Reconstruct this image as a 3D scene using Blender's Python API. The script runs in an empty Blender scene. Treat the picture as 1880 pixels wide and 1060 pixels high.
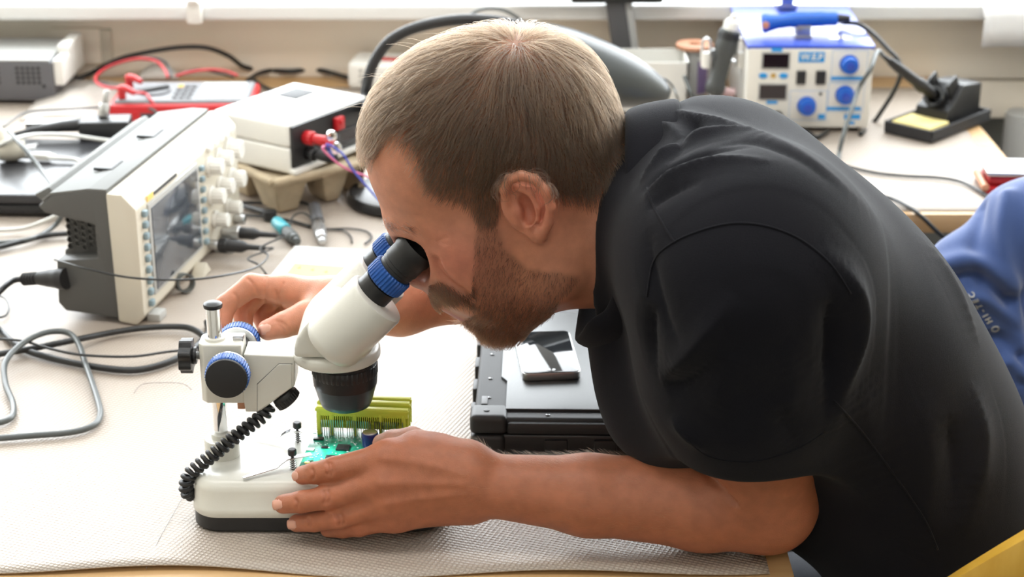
import bpy, bmesh, math, random
import numpy as np
from mathutils import Vector, Matrix, Euler
from mathutils.bvhtree import BVHTree

SC = bpy.context.scene
COL = SC.collection
R = math.radians
random.seed(7)
NPR = np.random.RandomState(11)

# ------------------------------------------------------------------ camera
FPX = 3300.0; PITCH = R(21.8); CAMZ = 1.55; TZ = 0.75      # focal length in pixels of the 1880 px wide frame, table top height
cam = bpy.data.cameras.new('camera')
cam.sensor_width = 36.0
cam.lens = FPX * 36.0 / 1880.0
cam.clip_start = 0.05
cam.dof.use_dof = True
cam.dof.focus_distance = 1.54
cam.dof.aperture_fstop = 7.5
cam_o = bpy.data.objects.new('camera', cam); COL.objects.link(cam_o)
cam_o.location = (0, 0, CAMZ)
cam_o.rotation_euler = (R(90) - PITCH, 0, 0)
SC.camera = cam_o

# ------------------------------------------------------------------ world and light
w = bpy.data.worlds.new('sky'); SC.world = w; w.use_nodes = True
bg = w.node_tree.nodes['Background']
bg.inputs['Color'].default_value = (0.92, 0.97, 1.0, 1)
bg.inputs['Strength'].default_value = 12.8
SC.view_settings.view_transform = 'Standard'
SC.view_settings.look = 'None'
SC.view_settings.exposure = 0.0
SC.view_settings.gamma = 1.0
SC.view_settings.use_curve_mapping = False
SC.cycles.use_denoising = True
SC.cycles.max_bounces = 8
SC.cycles.diffuse_bounces = 4
SC.cycles.transparent_max_bounces = 12
SC.cycles.sample_clamp_indirect = 6.0
SC.cycles.caustics_reflective = False
SC.cycles.caustics_refractive = False

def area(name, loc, rot, sx, sy, power, color=(1, 1, 1), portal=False):
    l = bpy.data.lights.new(name, 'AREA'); l.shape = 'RECTANGLE'; l.size = sx; l.size_y = sy
    l.energy = power; l.color = color
    if portal: l.cycles.is_portal = True
    o = bpy.data.objects.new(name, l); COL.objects.link(o); o.location = loc; o.rotation_euler = rot
    return o
area('window_portal', (0.1, 3.22, 1.72), (R(-90), 0, 0), 5.6, 1.62, 1, portal=True)
FILL_W = 11  # strength of the added fill lights
area('fill_light_near', (-0.5, -0.9, 2.62), (R(12), 0, 0), 1.5, 0.5, FILL_W, (1.0, 0.96, 0.91))  # added fill from behind the camera, no known fixture
area('fill_light_side', (1.4, 0.1, 2.62), (R(8), R(18), 0), 1.5, 0.5, FILL_W * .4, (1.0, 0.96, 0.91))  # weaker added fill from the right, no known fixture
area('fill_light_wall', (-0.1, 1.25, 2.62), (R(38), 0, 0), 2.6, 0.4, 24, (1.0, 0.97, 0.93))  # added light tilted at the window wall to brighten it and the bench

# ------------------------------------------------------------------ pixel helpers (photo pixel -> point in the room)
_s, _c = math.sin(PITCH), math.cos(PITCH)
def _ray(u, v):
    a = (u - 940) / FPX; b = (530 - v) / FPX
    return Vector((a, b * _s + _c, b * _c - _s))
def onz(u, v, z=TZ):
    d = _ray(u, v); t = (z - CAMZ) / d.z
    return Vector((d.x * t, d.y * t, z))
def ony(u, v, y):
    d = _ray(u, v); t = y / d.y
    return Vector((d.x * t, y, CAMZ + d.z * t))

# ------------------------------------------------------------------ materials
def mat(name, col, rough=0.5, metal=0.0, bump=0.0, bscale=200.0, var=0.0, vscale=20.0, spec=0.5, emit=None, estr=0.0, coat=0.0, trans=0.0, alpha=1.0, sss=0.0, attr=None, sheen=0.0):
    m = bpy.data.materials.new(name); m.use_nodes = True
    nt = m.node_tree; p = nt.nodes['Principled BSDF']
    c = (*col, 1.0)
    p.inputs['Base Color'].default_value = c
    p.inputs['Roughness'].default_value = rough
    p.inputs['Metallic'].default_value = metal
    p.inputs['Specular IOR Level'].default_value = spec
    p.inputs['Coat Weight'].default_value = coat
    p.inputs['Transmission Weight'].default_value = trans
    p.inputs['Alpha'].default_value = alpha
    if sheen:
        p.inputs['Sheen Weight'].default_value = sheen; p.inputs['Sheen Roughness'].default_value = 0.5
    if sss:
        p.inputs['Subsurface Weight'].default_value = sss
        p.inputs['Subsurface Radius'].default_value = (0.9, 0.35, 0.2)
        p.inputs['Subsurface Scale'].default_value = 0.008
    if emit:
        p.inputs['Emission Color'].default_value = (*emit, 1); p.inputs['Emission Strength'].default_value = estr
    tc = nt.nodes.new('ShaderNodeTexCoord')
    colsock = None
    if attr:
        a = nt.nodes.new('ShaderNodeAttribute'); a.attribute_name = attr
        colsock = a.outputs['Color']
    if var > 0 or (colsock is not None):
        n = nt.nodes.new('ShaderNodeTexNoise'); n.inputs['Scale'].default_value = vscale; n.inputs['Detail'].default_value = 4
        nt.links.new(tc.outputs['Object'], n.inputs['Vector'])
        mx = nt.nodes.new('ShaderNodeMix'); mx.data_type = 'RGBA'; mx.blend_type = 'MULTIPLY'
        mx.inputs[0].default_value = 1.0
        rmp = nt.nodes.new('ShaderNodeMapRange'); rmp.inputs['To Min'].default_value = 1 - var; rmp.inputs['To Max'].default_value = 1 + var
        rmp.inputs['From Min'].default_value = .3; rmp.inputs['From Max'].default_value = .7
        nt.links.new(n.outputs['Fac'], rmp.inputs['Value'])
        cb = nt.nodes.new('ShaderNodeCombineColor')
        for k in range(3): nt.links.new(rmp.outputs['Result'], cb.inputs[k])
        mx.inputs[6].default_value = c
        if colsock is not None: nt.links.new(colsock, mx.inputs[6])
        nt.links.new(cb.outputs[0], mx.inputs[7])
        nt.links.new(mx.outputs[2], p.inputs['Base Color'])
    if bump > 0:
        n = nt.nodes.new('ShaderNodeTexNoise'); n.inputs['Scale'].default_value = bscale; n.inputs['Detail'].default_value = 3
        nt.links.new(tc.outputs['Object'], n.inputs['Vector'])
        b = nt.nodes.new('ShaderNodeBump'); b.inputs['Strength'].default_value = bump; b.inputs['Distance'].default_value = 0.001
        nt.links.new(n.outputs['Fac'], b.inputs['Height']); nt.links.new(b.outputs['Normal'], p.inputs['Normal'])
    return m

def srgb(r, g, b):
    f = lambda x: (x / 255) / 12.92 if x <= 10 else ((x / 255 + .055) / 1.055) ** 2.4
    return (f(r), f(g), f(b))

M = {}
M['black'] = mat('black_plastic', (.012, .012, .013), .38, bump=.08, bscale=500)
M['black_matte'] = mat('black_matte', (.018, .018, .02), .62, bump=.1, bscale=700)
M['black_gloss'] = mat('black_gloss', (.008, .008, .009), .12)
M['rubber'] = mat('black_rubber', (.014, .014, .015), .5)
M['cable'] = mat('black_cable', (.016, .017, .018), .38)
M['cable_grey'] = mat('grey_cable', (.09, .1, .1), .35)
M['cable_white'] = mat('white_cable', (.6, .6, .57), .4)
M['cable_red'] = mat('red_cable', (.5, .03, .04), .35)
M['cable_blue'] = mat('blue_cable', (.06, .08, .45), .35)
M['cable_pink'] = mat('pink_cable', (.6, .12, .25), .35)
M['white'] = mat('white_plastic', (.74, .73, .69), .4, bump=.04, bscale=400)
M['enamel'] = mat('white_enamel', (.70, .69, .63), .3, bump=.06, bscale=900, coat=.15)
M['cream'] = mat('cream_plastic', (.60, .56, .47), .45, bump=.04, bscale=500)
M['grey'] = mat('grey_plastic', (.090, .090, .087), .5, bump=.1, bscale=700)
M['grey_dark'] = mat('dark_grey_metal', (.07, .07, .075), .5, bump=.06, bscale=500)
M['grey_light'] = mat('light_grey_plastic', (.40, .40, .385), .45, bump=.05, bscale=600)
M['chrome'] = mat('chrome', (.82, .82, .83), .06, 1.0)
M['steel'] = mat('brushed_steel', (.55, .55, .55), .28, 1.0, bump=.05, bscale=300)
M['blue_ring'] = mat('blue_rubber', (.012, .09, .36), .42)
M['blue_knob'] = mat('blue_plastic', (.01, .11, .52), .35)
M['blue_print'] = mat('blue_print', (.02, .28, .66), .5)
M['blue_metal'] = mat('blue_painted_metal', (.03, .07, .42), .28, bump=.05, bscale=300)
M['red'] = mat('red_plastic', (.50, .015, .02), .35)
M['red_dark'] = mat('red_paint', (.36, .012, .016), .35)
M['lcd'] = mat('dark_display', (.012, .006, .009), .12)
M['lcd_light'] = mat('pale_display', (.72, .78, .72), .3)
M['screen'] = mat('dark_screen', (.06, .07, .085), .12, coat=.5)
M['yellow'] = mat('yellow_plastic', (.7, .42, .03), .4)
M['lime'] = mat('lime_plastic', (.62, .66, .07), .4)
M['gold'] = mat('gold_contacts', (.75, .5, .15), .3, 1.0)
M['pcb'] = mat('green_circuit_board', (.012, .27, .16), .3, var=.4, vscale=180)
M['sponge'] = mat('yellow_sponge', (.72, .6, .25), .9, bump=.6, bscale=300)
M['pulp'] = mat('moulded_pulp', (.44, .36, .25), .9, bump=.6, bscale=260, var=.12, vscale=40)
M['copper'] = mat('copper_plastic', (.55, .26, .15), .4)
M['purple'] = mat('purple_label', (.17, .12, .25), .4)
M['chip'] = mat('chip_black', (.012, .012, .014), .35)
M['paper'] = mat('white_paper', (.8, .8, .8), .8)
M['label_yellow'] = mat('yellow_label', (.80, .55, .16), .6)
M['nail'] = mat('fingernail', srgb(222, 160, 140), .28, sss=.2)

def wood_mat(name, c1, c2, scale=6.0, axis=(1, 12, 12), rough=.45):
    m = bpy.data.materials.new(name); m.use_nodes = True; nt = m.node_tree; p = nt.nodes['Principled BSDF']
    tc = nt.nodes.new('ShaderNodeTexCoord'); mp = nt.nodes.new('ShaderNodeMapping'); mp.inputs['Scale'].default_value = axis
    n = nt.nodes.new('ShaderNodeTexNoise'); n.inputs['Scale'].default_value = scale; n.inputs['Detail'].default_value = 6
    r = nt.nodes.new('ShaderNodeValToRGB'); r.color_ramp.elements[0].position = .35; r.color_ramp.elements[1].position = .68
    r.color_ramp.elements[0].color = (*c1, 1); r.color_ramp.elements[1].color = (*c2, 1)
    nt.links.new(tc.outputs['Object'], mp.inputs['Vector']); nt.links.new(mp.outputs['Vector'], n.inputs['Vector'])
    nt.links.new(n.outputs['Fac'], r.inputs['Fac']); nt.links.new(r.outputs['Color'], p.inputs['Base Color'])
    p.inputs['Roughness'].default_value = rough
    return m
M['wood'] = wood_mat('birch_wood', (.50, .30, .13), (.60, .39, .19))
M['wood_yellow'] = wood_mat('yellow_lacquered_wood', (.56, .31, .035), (.64, .38, .06), 5.0, (12, 12, 1), .32)

def mat_dimple():
    # antistatic mat: a glossy sheet pressed with a close pattern of small round dimples
    m = bpy.data.materials.new('dimpled_mat'); m.use_nodes = True; nt = m.node_tree; p = nt.nodes['Principled BSDF']
    tc = nt.nodes.new('ShaderNodeTexCoord')
    mp = nt.nodes.new('ShaderNodeMapping'); mp.inputs['Rotation'].default_value = (0, 0, R(22))
    nt.links.new(tc.outputs['Object'], mp.inputs['Vector'])
    v = nt.nodes.new('ShaderNodeTexVoronoi'); v.voronoi_dimensions = '2D'; v.inputs['Scale'].default_value = 235.0; v.inputs['Randomness'].default_value = .0
    nt.links.new(mp.outputs['Vector'], v.inputs['Vector'])
    r = nt.nodes.new('ShaderNodeMapRange'); r.inputs['From Min'].default_value = .12; r.inputs['From Max'].default_value = .58
    r.interpolation_type = 'SMOOTHSTEP'
    nt.links.new(v.outputs['Distance'], r.inputs['Value'])
    b = nt.nodes.new('ShaderNodeBump'); b.inputs['Strength'].default_value = .55; b.inputs['Distance'].default_value = .0012
    nt.links.new(r.outputs['Result'], b.inputs['Height']); nt.links.new(b.outputs['Normal'], p.inputs['Normal'])
    cr = nt.nodes.new('ShaderNodeMix'); cr.data_type = 'RGBA'
    cr.inputs[6].default_value = (.47, .41, .35, 1); cr.inputs[7].default_value = (.36, .30, .25, 1)
    nt.links.new(r.outputs['Result'], cr.inputs[0]); nt.links.new(cr.outputs[2], p.inputs['Base Color'])
    p.inputs['Roughness'].default_value = .36
    p.inputs['Specular IOR Level'].default_value = .5
    return m
M['mat'] = mat_dimple()

# ------------------------------------------------------------------ mesh helpers
def TRS(loc=(0, 0, 0), rot=(0, 0, 0), sc=(1, 1, 1)):
    return Matrix.Translation(loc) @ Euler(rot).to_matrix().to_4x4() @ Matrix.Diagonal((*sc, 1))
def frame(o, zdir, xhint=(1, 0, 0)):
    z = Vector(zdir).normalized(); x = Vector(xhint); x = x - z * x.dot(z)
    if x.length < 1e-5: x = Vector((0, 1, 0)) - z * z.y
    x.normalize(); y = z.cross(x)
    m = Matrix((x, y, z)).transposed().to_4x4(); m.translation = Vector(o); return m

class MB:
    def __init__(s): s.bm = bmesh.new()
    def _add(s, tb, mx):
        if mx is not None: bmesh.ops.transform(tb, matrix=mx, verts=tb.verts)
        me = bpy.data.meshes.new('tmp'); tb.to_mesh(me); tb.free(); s.bm.from_mesh(me); bpy.data.meshes.remove(me); return s
    def box(s, size, loc=(0, 0, 0), rot=(0, 0, 0), bev=0.0, seg=2, mx=None):
        tb = bmesh.new(); bmesh.ops.create_cube(tb, size=1.0)
        bmesh.ops.transform(tb, matrix=Matrix.Diagonal((*size, 1)), verts=tb.verts)
        if bev > 0: bmesh.ops.bevel(tb, geom=list(tb.edges), offset=bev, segments=seg, profile=.6, affect='EDGES')
        t = TRS(loc, rot); return s._add(tb, t if mx is None else mx @ t)
    def box2(s, lo, hi, bev=0.0, seg=2, mx=None):
        lo = Vector(lo); hi = Vector(hi); return s.box(hi - lo, (lo + hi) / 2, (0, 0, 0), bev, seg, mx)
    def lathe(s, prof, n=32, mx=None):
        # prof: list of (radius, z); a closed solid of revolution about z
        tb = bmesh.new(); rings = []
        for r, z in prof:
            if r < 1e-6: rings.append([tb.verts.new((0, 0, z))])
            else: rings.append([tb.verts.new((r * math.cos(2 * math.pi * k / n), r * math.sin(2 * math.pi * k / n), z)) for k in range(n)])
        for a, b in zip(rings, rings[1:]):
            for k in range(n):
                k2 = (k + 1) % n
                if len(a) == 1 and len(b) == 1: continue
                if len(a) == 1: tb.faces.new((a[0], b[k2], b[k]))
                elif len(b) == 1: tb.faces.new((a[k], a[k2], b[0]))
                else: tb.faces.new((a[k], a[k2], b[k2], b[k]))
        if prof[0] == prof[-1]: bmesh.ops.remove_doubles(tb, verts=tb.verts, dist=1e-7)
        else:
            if len(rings[0]) > 1: tb.faces.new(rings[0][::-1])
            if len(rings[-1]) > 1: tb.faces.new(rings[-1])
        bmesh.ops.recalc_face_normals(tb, faces=tb.faces)
        return s._add(tb, mx)
    def cyl(s, r, z0, z1, n=32, bev=0.0, mx=None, r2=None):
        r2 = r if r2 is None else r2
        if bev > 0: pr = [(0, z0), (r - bev, z0), (r - bev * .3, z0 + bev * .3), (r, z0 + bev), (r2, z1 - bev), (r2 - bev * .3, z1 - bev * .3), (r2 - bev, z1), (0, z1)]
        else: pr = [(0, z0), (r, z0), (r2, z1), (0, z1)]
        return s.lathe(pr, n, mx)
    def gear(s, r, z0, z1, teeth=24, depth=.06, mx=None, bev=.0):
        # ribbed cylinder
        n = teeth * 4; tb = bmesh.new(); rings = []
        zs = [(z0, 1 - depth * 1.2), (z0 + bev, 1), (z1 - bev, 1), (z1, 1 - depth * 1.2)] if bev > 0 else [(z0, 1), (z1, 1)]
        for z, f in zs:
            ring = []
            for k in range(n):
                q = k % 4; rr = r * f * (1 if q in (0, 1) else 1 - depth); a = 2 * math.pi * k / n
                ring.append(tb.verts.new((rr * math.cos(a), rr * math.sin(a), z)))
            rings.append(ring)
        for a, b in zip(rings, rings[1:]):
            for k in range(n): tb.faces.new((a[k], a[(k + 1) % n], b[(k + 1) % n], b[k]))
        tb.faces.new(rings[0][::-1]); tb.faces.new(rings[-1])
        return s._add(tb, mx)
    def tube(s, pts, r, n=10, caps=True, rend=None):
        tb = bmesh.new(); pts = [Vector(p) for p in pts]; rings = []; N = len(pts); up = None
        for i, p in enumerate(pts):
            t = (pts[min(i + 1, N - 1)] - pts[max(i - 1, 0)]).normalized()
            if up is None:
                up = Vector((0, 0, 1)) if abs(t.z) < .9 else Vector((1, 0, 0))
            x = (up - t * up.dot(t)).normalized(); up = x; y = t.cross(x)
            rr = r if not hasattr(r, '__len__') else r[i]
            rings.append([tb.verts.new(p + (x * math.cos(2 * math.pi * k / n) + y * math.sin(2 * math.pi * k / n)) * rr) for k in range(n)])
        for a, b in zip(rings, rings[1:]):
            for k in range(n): tb.faces.new((a[k], a[(k + 1) % n], b[(k + 1) % n], b[k]))
        if caps: tb.faces.new(rings[0][::-1]); tb.faces.new(rings[-1])
        return s._add(tb, None)
    def prism(s, poly, z0, z1, mx=None, bev=0.0, seg=2):
        tb = bmesh.new(); a = [tb.verts.new((x, y, z0)) for x, y in poly]; b = [tb.verts.new((x, y, z1)) for x, y in poly]
        n = len(poly); tb.faces.new(a[::-1]); tb.faces.new(b)
        for k in range(n): tb.faces.new((a[k], a[(k + 1) % n], b[(k + 1) % n], b[k]))
        bmesh.ops.recalc_face_normals(tb, faces=tb.faces)
        if bev > 0:
            bmesh.ops.bevel(tb, geom=list(tb.edges), offset=bev, segments=seg, profile=.6, affect='EDGES', clamp_overlap=True)
        return s._add(tb, mx)
    def raw(s, V, Fc, mx=None):
        tb = bmesh.new(); vs = [tb.verts.new(v) for v in V]
        for f in Fc:
            try: tb.faces.new([vs[i] for i in f])
            except ValueError: pass
        return s._add(tb, mx)
    def hull8(s, P, bev=0.0, seg=2, mx=None):
        # P: 8 corners, bottom loop then top loop
        tb = bmesh.new(); v = [tb.verts.new(p) for p in P]
        for f in ((3, 2, 1, 0), (4, 5, 6, 7), (0, 1, 5, 4), (1, 2, 6, 5), (2, 3, 7, 6), (3, 0, 4, 7)): tb.faces.new([v[i] for i in f])
        bmesh.ops.recalc_face_normals(tb, faces=tb.faces)
        if bev > 0: bmesh.ops.bevel(tb, geom=list(tb.edges), offset=bev, segments=seg, profile=.6, affect='EDGES')
        return s._add(tb, mx)

BASE = {}          # object -> world matrix, so that parts given in room coordinates can be parented
def obj(name, mb, m, parent=None, world=False, smooth=40.0, subdiv=0):
    bm = mb.bm if isinstance(mb, MB) else mb
    if world and parent is not None:
        bmesh.ops.transform(bm, matrix=BASE[parent.name].inverted(), verts=bm.verts)
    me = bpy.data.meshes.new(name); bm.to_mesh(me); bm.free()
    return obj_me(name, me, m, parent, smooth, subdiv)
def obj_me(name, me, m, parent=None, smooth=40.0, subdiv=0):
    o = bpy.data.objects.new(name, me); COL.objects.link(o)
    if m is not None: me.materials.append(M[m] if isinstance(m, str) else m)
    me.shade_smooth()
    if smooth < 179: me.set_sharp_from_angle(angle=R(smooth))
    if parent is not None:
        o.parent = parent
    BASE[o.name] = BASE[parent.name] if parent is not None else Matrix.Identity(4)
    if subdiv:
        sm = o.modifiers.new('subdivision', 'SUBSURF'); sm.levels = subdiv; sm.render_levels = subdiv
    return o
def tag(o, label, cat, group=None):
    o['label'] = label; o['category'] = cat
    if group: o['group'] = group
    return o
def thing(name, label, cat, loc=(0, 0, 0), rotz=0.0, group=None):
    o = bpy.data.objects.new(name, None); COL.objects.link(o)
    o.empty_display_size = .05
    o.location = loc; o.rotation_euler = (0, 0, rotz)
    BASE[o.name] = TRS(loc, (0, 0, rotz))
    return tag(o, label, cat, group)
def struct(name, mb, m):
    o = obj(name, mb, m); o['kind'] = 'structure'; return o

def spline(pts, n=8):
    P = [Vector(p) for p in pts]; out = []
    for i in range(len(P) - 1):
        p0 = P[max(i - 1, 0)]; p1 = P[i]; p2 = P[i + 1]; p3 = P[min(i + 2, len(P) - 1)]
        for k in range(n):
            t = k / n; t2 = t * t; t3 = t2 * t
            out.append(.5 * ((2 * p1) + (p2 - p0) * t + (2 * p0 - 5 * p1 + 4 * p2 - p3) * t2 + (3 * p1 - p0 - 3 * p2 + p3) * t3))
    out.append(P[-1]); return out
def cable(name, label, px, r, m, group=None, cat='cable', n=8, base=TZ):
    # px: (u, v, height above the table) or a Vector in room coordinates
    P = [p if isinstance(p, Vector) else onz(p[0], p[1], base + p[2] + r) for p in px]
    mb = MB(); mb.tube(spline(P, n), r, 10)
    return tag(obj(name, mb, m, smooth=180), label, cat, group)
def text_mesh(txt, size, depth, mx, bold=False):
    cu = bpy.data.curves.new('lettering', 'FONT'); cu.body = txt; cu.size = size; cu.extrude = depth
    cu.align_x = 'CENTER'; cu.align_y = 'CENTER'
    if bold: cu.offset = size * .02
    o = bpy.data.objects.new('lettering', cu); COL.objects.link(o)
    dg = bpy.context.evaluated_depsgraph_get(); me = bpy.data.meshes.new_from_object(o.evaluated_get(dg))
    bpy.data.objects.remove(o); bpy.data.curves.remove(cu)
    bm = bmesh.new(); bm.from_mesh(me); bpy.data.meshes.remove(me)
    bmesh.ops.transform(bm, matrix=mx, verts=bm.verts)
    return bm
# ================================================================== the setting
RX0, RX1, RY0, RY1, RH = -2.4, 2.6, -2.2, 3.05, 2.75
M['floor'] = mat('floor_linoleum', (.10, .10, .10), .5, var=.15, vscale=8)
M['wall_paint'] = mat('wall_paint', (.62, .58, .50), .85, var=.04, vscale=5)
M['wall_grey'] = mat('grey_wall', (.20, .20, .19), .8)
M['ceiling'] = mat('ceiling_white', (.75, .75, .73), .9)
M['trunk'] = mat('cable_duct_cream', (.84, .77, .66), .5)
M['sill'] = mat('sill_white', (.70, .70, .69), .35)
M['win_frame'] = mat('window_frame_white', (.75, .75, .74), .4)
def glass_mat():
    m = bpy.data.materials.new('window_glass'); m.use_nodes = True; nt = m.node_tree; nt.nodes.clear()
    o = nt.nodes.new('ShaderNodeOutputMaterial'); t = nt.nodes.new('ShaderNodeBsdfTransparent'); g = nt.nodes.new('ShaderNodeBsdfGlossy'); x = nt.nodes.new('ShaderNodeMixShader')
    g.inputs['Roughness'].default_value = .02; x.inputs[0].default_value = .06
    nt.links.new(t.outputs[0], x.inputs[1]); nt.links.new(g.outputs[0], x.inputs[2]); nt.links.new(x.outputs[0], o.inputs[0]); return m
M['glass'] = glass_mat()

b = MB(); b.box2((RX0, RY0, -.1), (RX1, RY1 + .2, 0)); struct('floor', b, 'floor')
b = MB(); b.box2((RX0, RY0, RH), (RX1, RY1 + .2, RH + .1)); struct('ceiling', b, 'ceiling')
b = MB(); b.box2((RX0 - .1, RY0, 0), (RX0, RY1 + .2, RH)); struct('wall_left', b, 'wall_paint')
b = MB(); b.box2((RX1, RY0, 0), (RX1 + .1, RY1 + .2, RH)); struct('wall_right', b, 'wall_paint')
b = MB(); b.box2((RX0, RY0 - .1, 0), (RX1, RY0, RH)); struct('wall_front', b, 'wall_paint')
# window wall: parapet below, lintel above, piers at the ends, a row of window frames between
b = MB(); b.box2((RX0, RY1, 0), (RX1, RY1 + .2, .862)); b.box2((RX0, RY1, 2.55), (RX1, RY1 + .2, RH))
struct('wall_back', b, 'wall_grey')
b = MB(); b.box2((RX0, 2.985, .672), (RX1, RY1, .738), .004); b.box2((RX0, 2.985, .742), (RX1, RY1, .855), .004)
struct('trim_1', b, 'trunk')
b = MB(); b.box2((RX0, 2.905, .862), (RX1, 3.12, .888), .006, 3); struct('trim_2', b, 'sill')
wx = [RX0 + 1.25 * k for k in range(5)]
for k in range(4):
    x0, x1 = wx[k] + .0, wx[k + 1]
    b = MB()
    b.box2((x0, 3.12, .86), (x1, 3.2, .95)); b.box2((x0, 3.12, 2.47), (x1, 3.2, 2.55))
    b.box2((x0, 3.12, .95), (x0 + .06, 3.2, 2.47)); b.box2((x1 - .06, 3.12, .95), (x1, 3.2, 2.47))
    f = struct('window_%d' % (k + 1), b, 'win_frame')
    b = MB(); b.box2((x0 + .06, 3.155, .95), (x1 - .06, 3.161, 2.47)); obj('pane', b, 'glass', f)
# cream socket plate in the duct, bracket and paper on the sill
p = ony(142, 83, 2.985)
t = thing('wall_socket', 'cream socket plate with a small black plug set into the wall duct', 'socket', (p.x, 2.985, p.z))
b = MB(); b.box((.085, .008, .062), (0, -.003, 0), bev=.003); obj('plate', b, 'trunk', t)
b = MB(); b.box((.02, .006, .058), (.05, -.004, 0), bev=.002); obj('end_cap', b, 'cream', t)
b = MB(); b.cyl(.0055, 0, .016, 16, .001, frame((-.01, -.006, .004), (0, -1, 0))); obj('plug', b, 'black', t)
cable('thin_wire', 'thin dark cord hanging from the wall socket plate', [ony(108, 78, 2.965), ony(122, 77, 2.96), ony(132, 84, 2.962), ony(141, 98, 2.965), ony(138, 115, 2.95), ony(128, 138, 2.93)], .0011, 'cable')
p = ony(358, 16, 2.9)
b = MB(); b.box((.024, .022, .036), (p.x, 2.895, p.z - .004), bev=.003); b.box((.018, .05, .006), (p.x, 2.90, p.z + .017), bev=.002)
tag(obj('sill_bracket', b, 'white'), 'small white bracket clipped over the edge of the window sill', 'bracket')
a = ony(1806, 22, 2.895); c_ = ony(1806, 85, 2.895)
b = MB(); tb = []
for i in range(15):
    x = a.x + i * .02; row = []
    bow = .004 * math.sin(i * .7)
    row = [(x, 3.08, .8895), (x, 2.92, .8895), (x, 2.899, .886), (x + .002, 2.892, .87), (x + .001, 2.889 + bow, .85), (x, 2.888 + bow, c_.z)]
    tb.append(row)
V = [q for r in tb for q in r]; Fc = [(i * 6 + j, i * 6 + j + 1, (i + 1) * 6 + j + 1, (i + 1) * 6 + j) for i in range(14) for j in range(5)]
b.raw(V, Fc); o = tag(obj('paper_sheet', b, 'paper', smooth=180), 'white paper sheet hanging over the window sill edge at the right', 'paper')
so = o.modifiers.new('thickness', 'SOLIDIFY'); so.thickness = .0006
# pale round pipe low on the wall, right of the benches
p = onz(1885, 275, .70)
b = MB(); b.cyl(.028, 0, .70, 24, .004, TRS((p.x + .05, 2.93, 0))); tag(obj('wall_pipe', b, 'grey_light'), 'pale grey pipe end standing against the grey wall beyond the right bench', 'pipe')

# ================================================================== benches and mats
def bench(name, label, x0, x1, y0, y1, legs):
    t = thing(name, label, 'workbench', ((x0 + x1) / 2, (y0 + y1) / 2, 0), group=None)
    cx, cy = (x0 + x1) / 2, (y0 + y1) / 2
    b = MB(); b.box2((x0 - cx, y0 - cy, TZ - .030), (x1 - cx, y1 - cy, TZ - .0024), .003); obj('top', b, 'wood', t)
    for lx, ly in legs:
        b = MB(); b.box2((lx - cx - .025, ly - cy - .025, 0), (lx - cx + .025, ly - cy + .025, TZ - .030), .004); obj('leg', b, 'grey_light', t)
    b = MB(); b.box2((x0 - cx + .05, y1 - cy - .07, TZ - .11), (x1 - cx - .05, y1 - cy - .045, TZ - .030), .002); obj('rail', b, 'grey_light', t)
    return t
bench('workbench', 'near workbench with a birch edge, carrying the microscope', -1.35, .243, 1.30, 2.2735, [(-1.3, 1.36), (.19, 1.335), (-1.3, 2.2), (.19, 2.2)])
bench('workbench', 'back workbench under the window sill, carrying the soldering station', -1.35, .728, 2.275, 2.982, [(-1.3, 2.35), (.66, 2.35), (-1.3, 2.92), (.66, 2.92)])
def matsheet(name, label, x0, x1, y0, y1, nx, ny, wave):
    V = []; Fc = []
    for j in range(ny + 1):
        for i in range(nx + 1):
            x = x0 + (x1 - x0) * i / nx; y = y0 + (y1 - y0) * j / ny
            f = max(0, 1 - (y - y0) / .16)
            if wave: y += f * (.0045 * math.sin(x * 21 + 1.1) - .004 * math.cos(x * 9))
            z = TZ - .0010
            if wave: z += f * f * (.0022 + .0022 * math.sin(x * 16 + .4))
            V.append((x, y, z))
    W = nx + 1
    for j in range(ny):
        for i in range(nx): Fc.append((j * W + i, j * W + i + 1, (j + 1) * W + i + 1, (j + 1) * W + i))
    b = MB(); b.raw(V, Fc); o = obj(name, b, 'mat', smooth=180)
    so = o.modifiers.new('thickness', 'SOLIDIFY'); so.thickness = .0011; so.offset = -1
    return tag(o, label, 'mat')
matsheet('bench_mat', 'beige dimpled antistatic mat on the near bench, its front edge slightly wavy', -1.3, .2215, 1.343, 2.905, 90, 90, True)
matsheet('bench_mat', 'pale dimpled mat lying on the back bench beneath the instruments', .2235, .70, 2.285, 2.905, 20, 20, False)
# ================================================================== left side of the bench
YZX = Matrix(((0, 0, 1, 0), (1, 0, 0, 0), (0, 1, 0, 0), (0, 0, 0, 1)))   # profile (depth, height) swept along x
# ---- oscilloscope: local x along its front, y to its back
SW = .335
scope = thing('oscilloscope', 'white and grey benchtop oscilloscope standing side-on at the left of the mat', 'oscilloscope', (-.417, 1.887, TZ), math.atan2(.322, .062))
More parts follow.
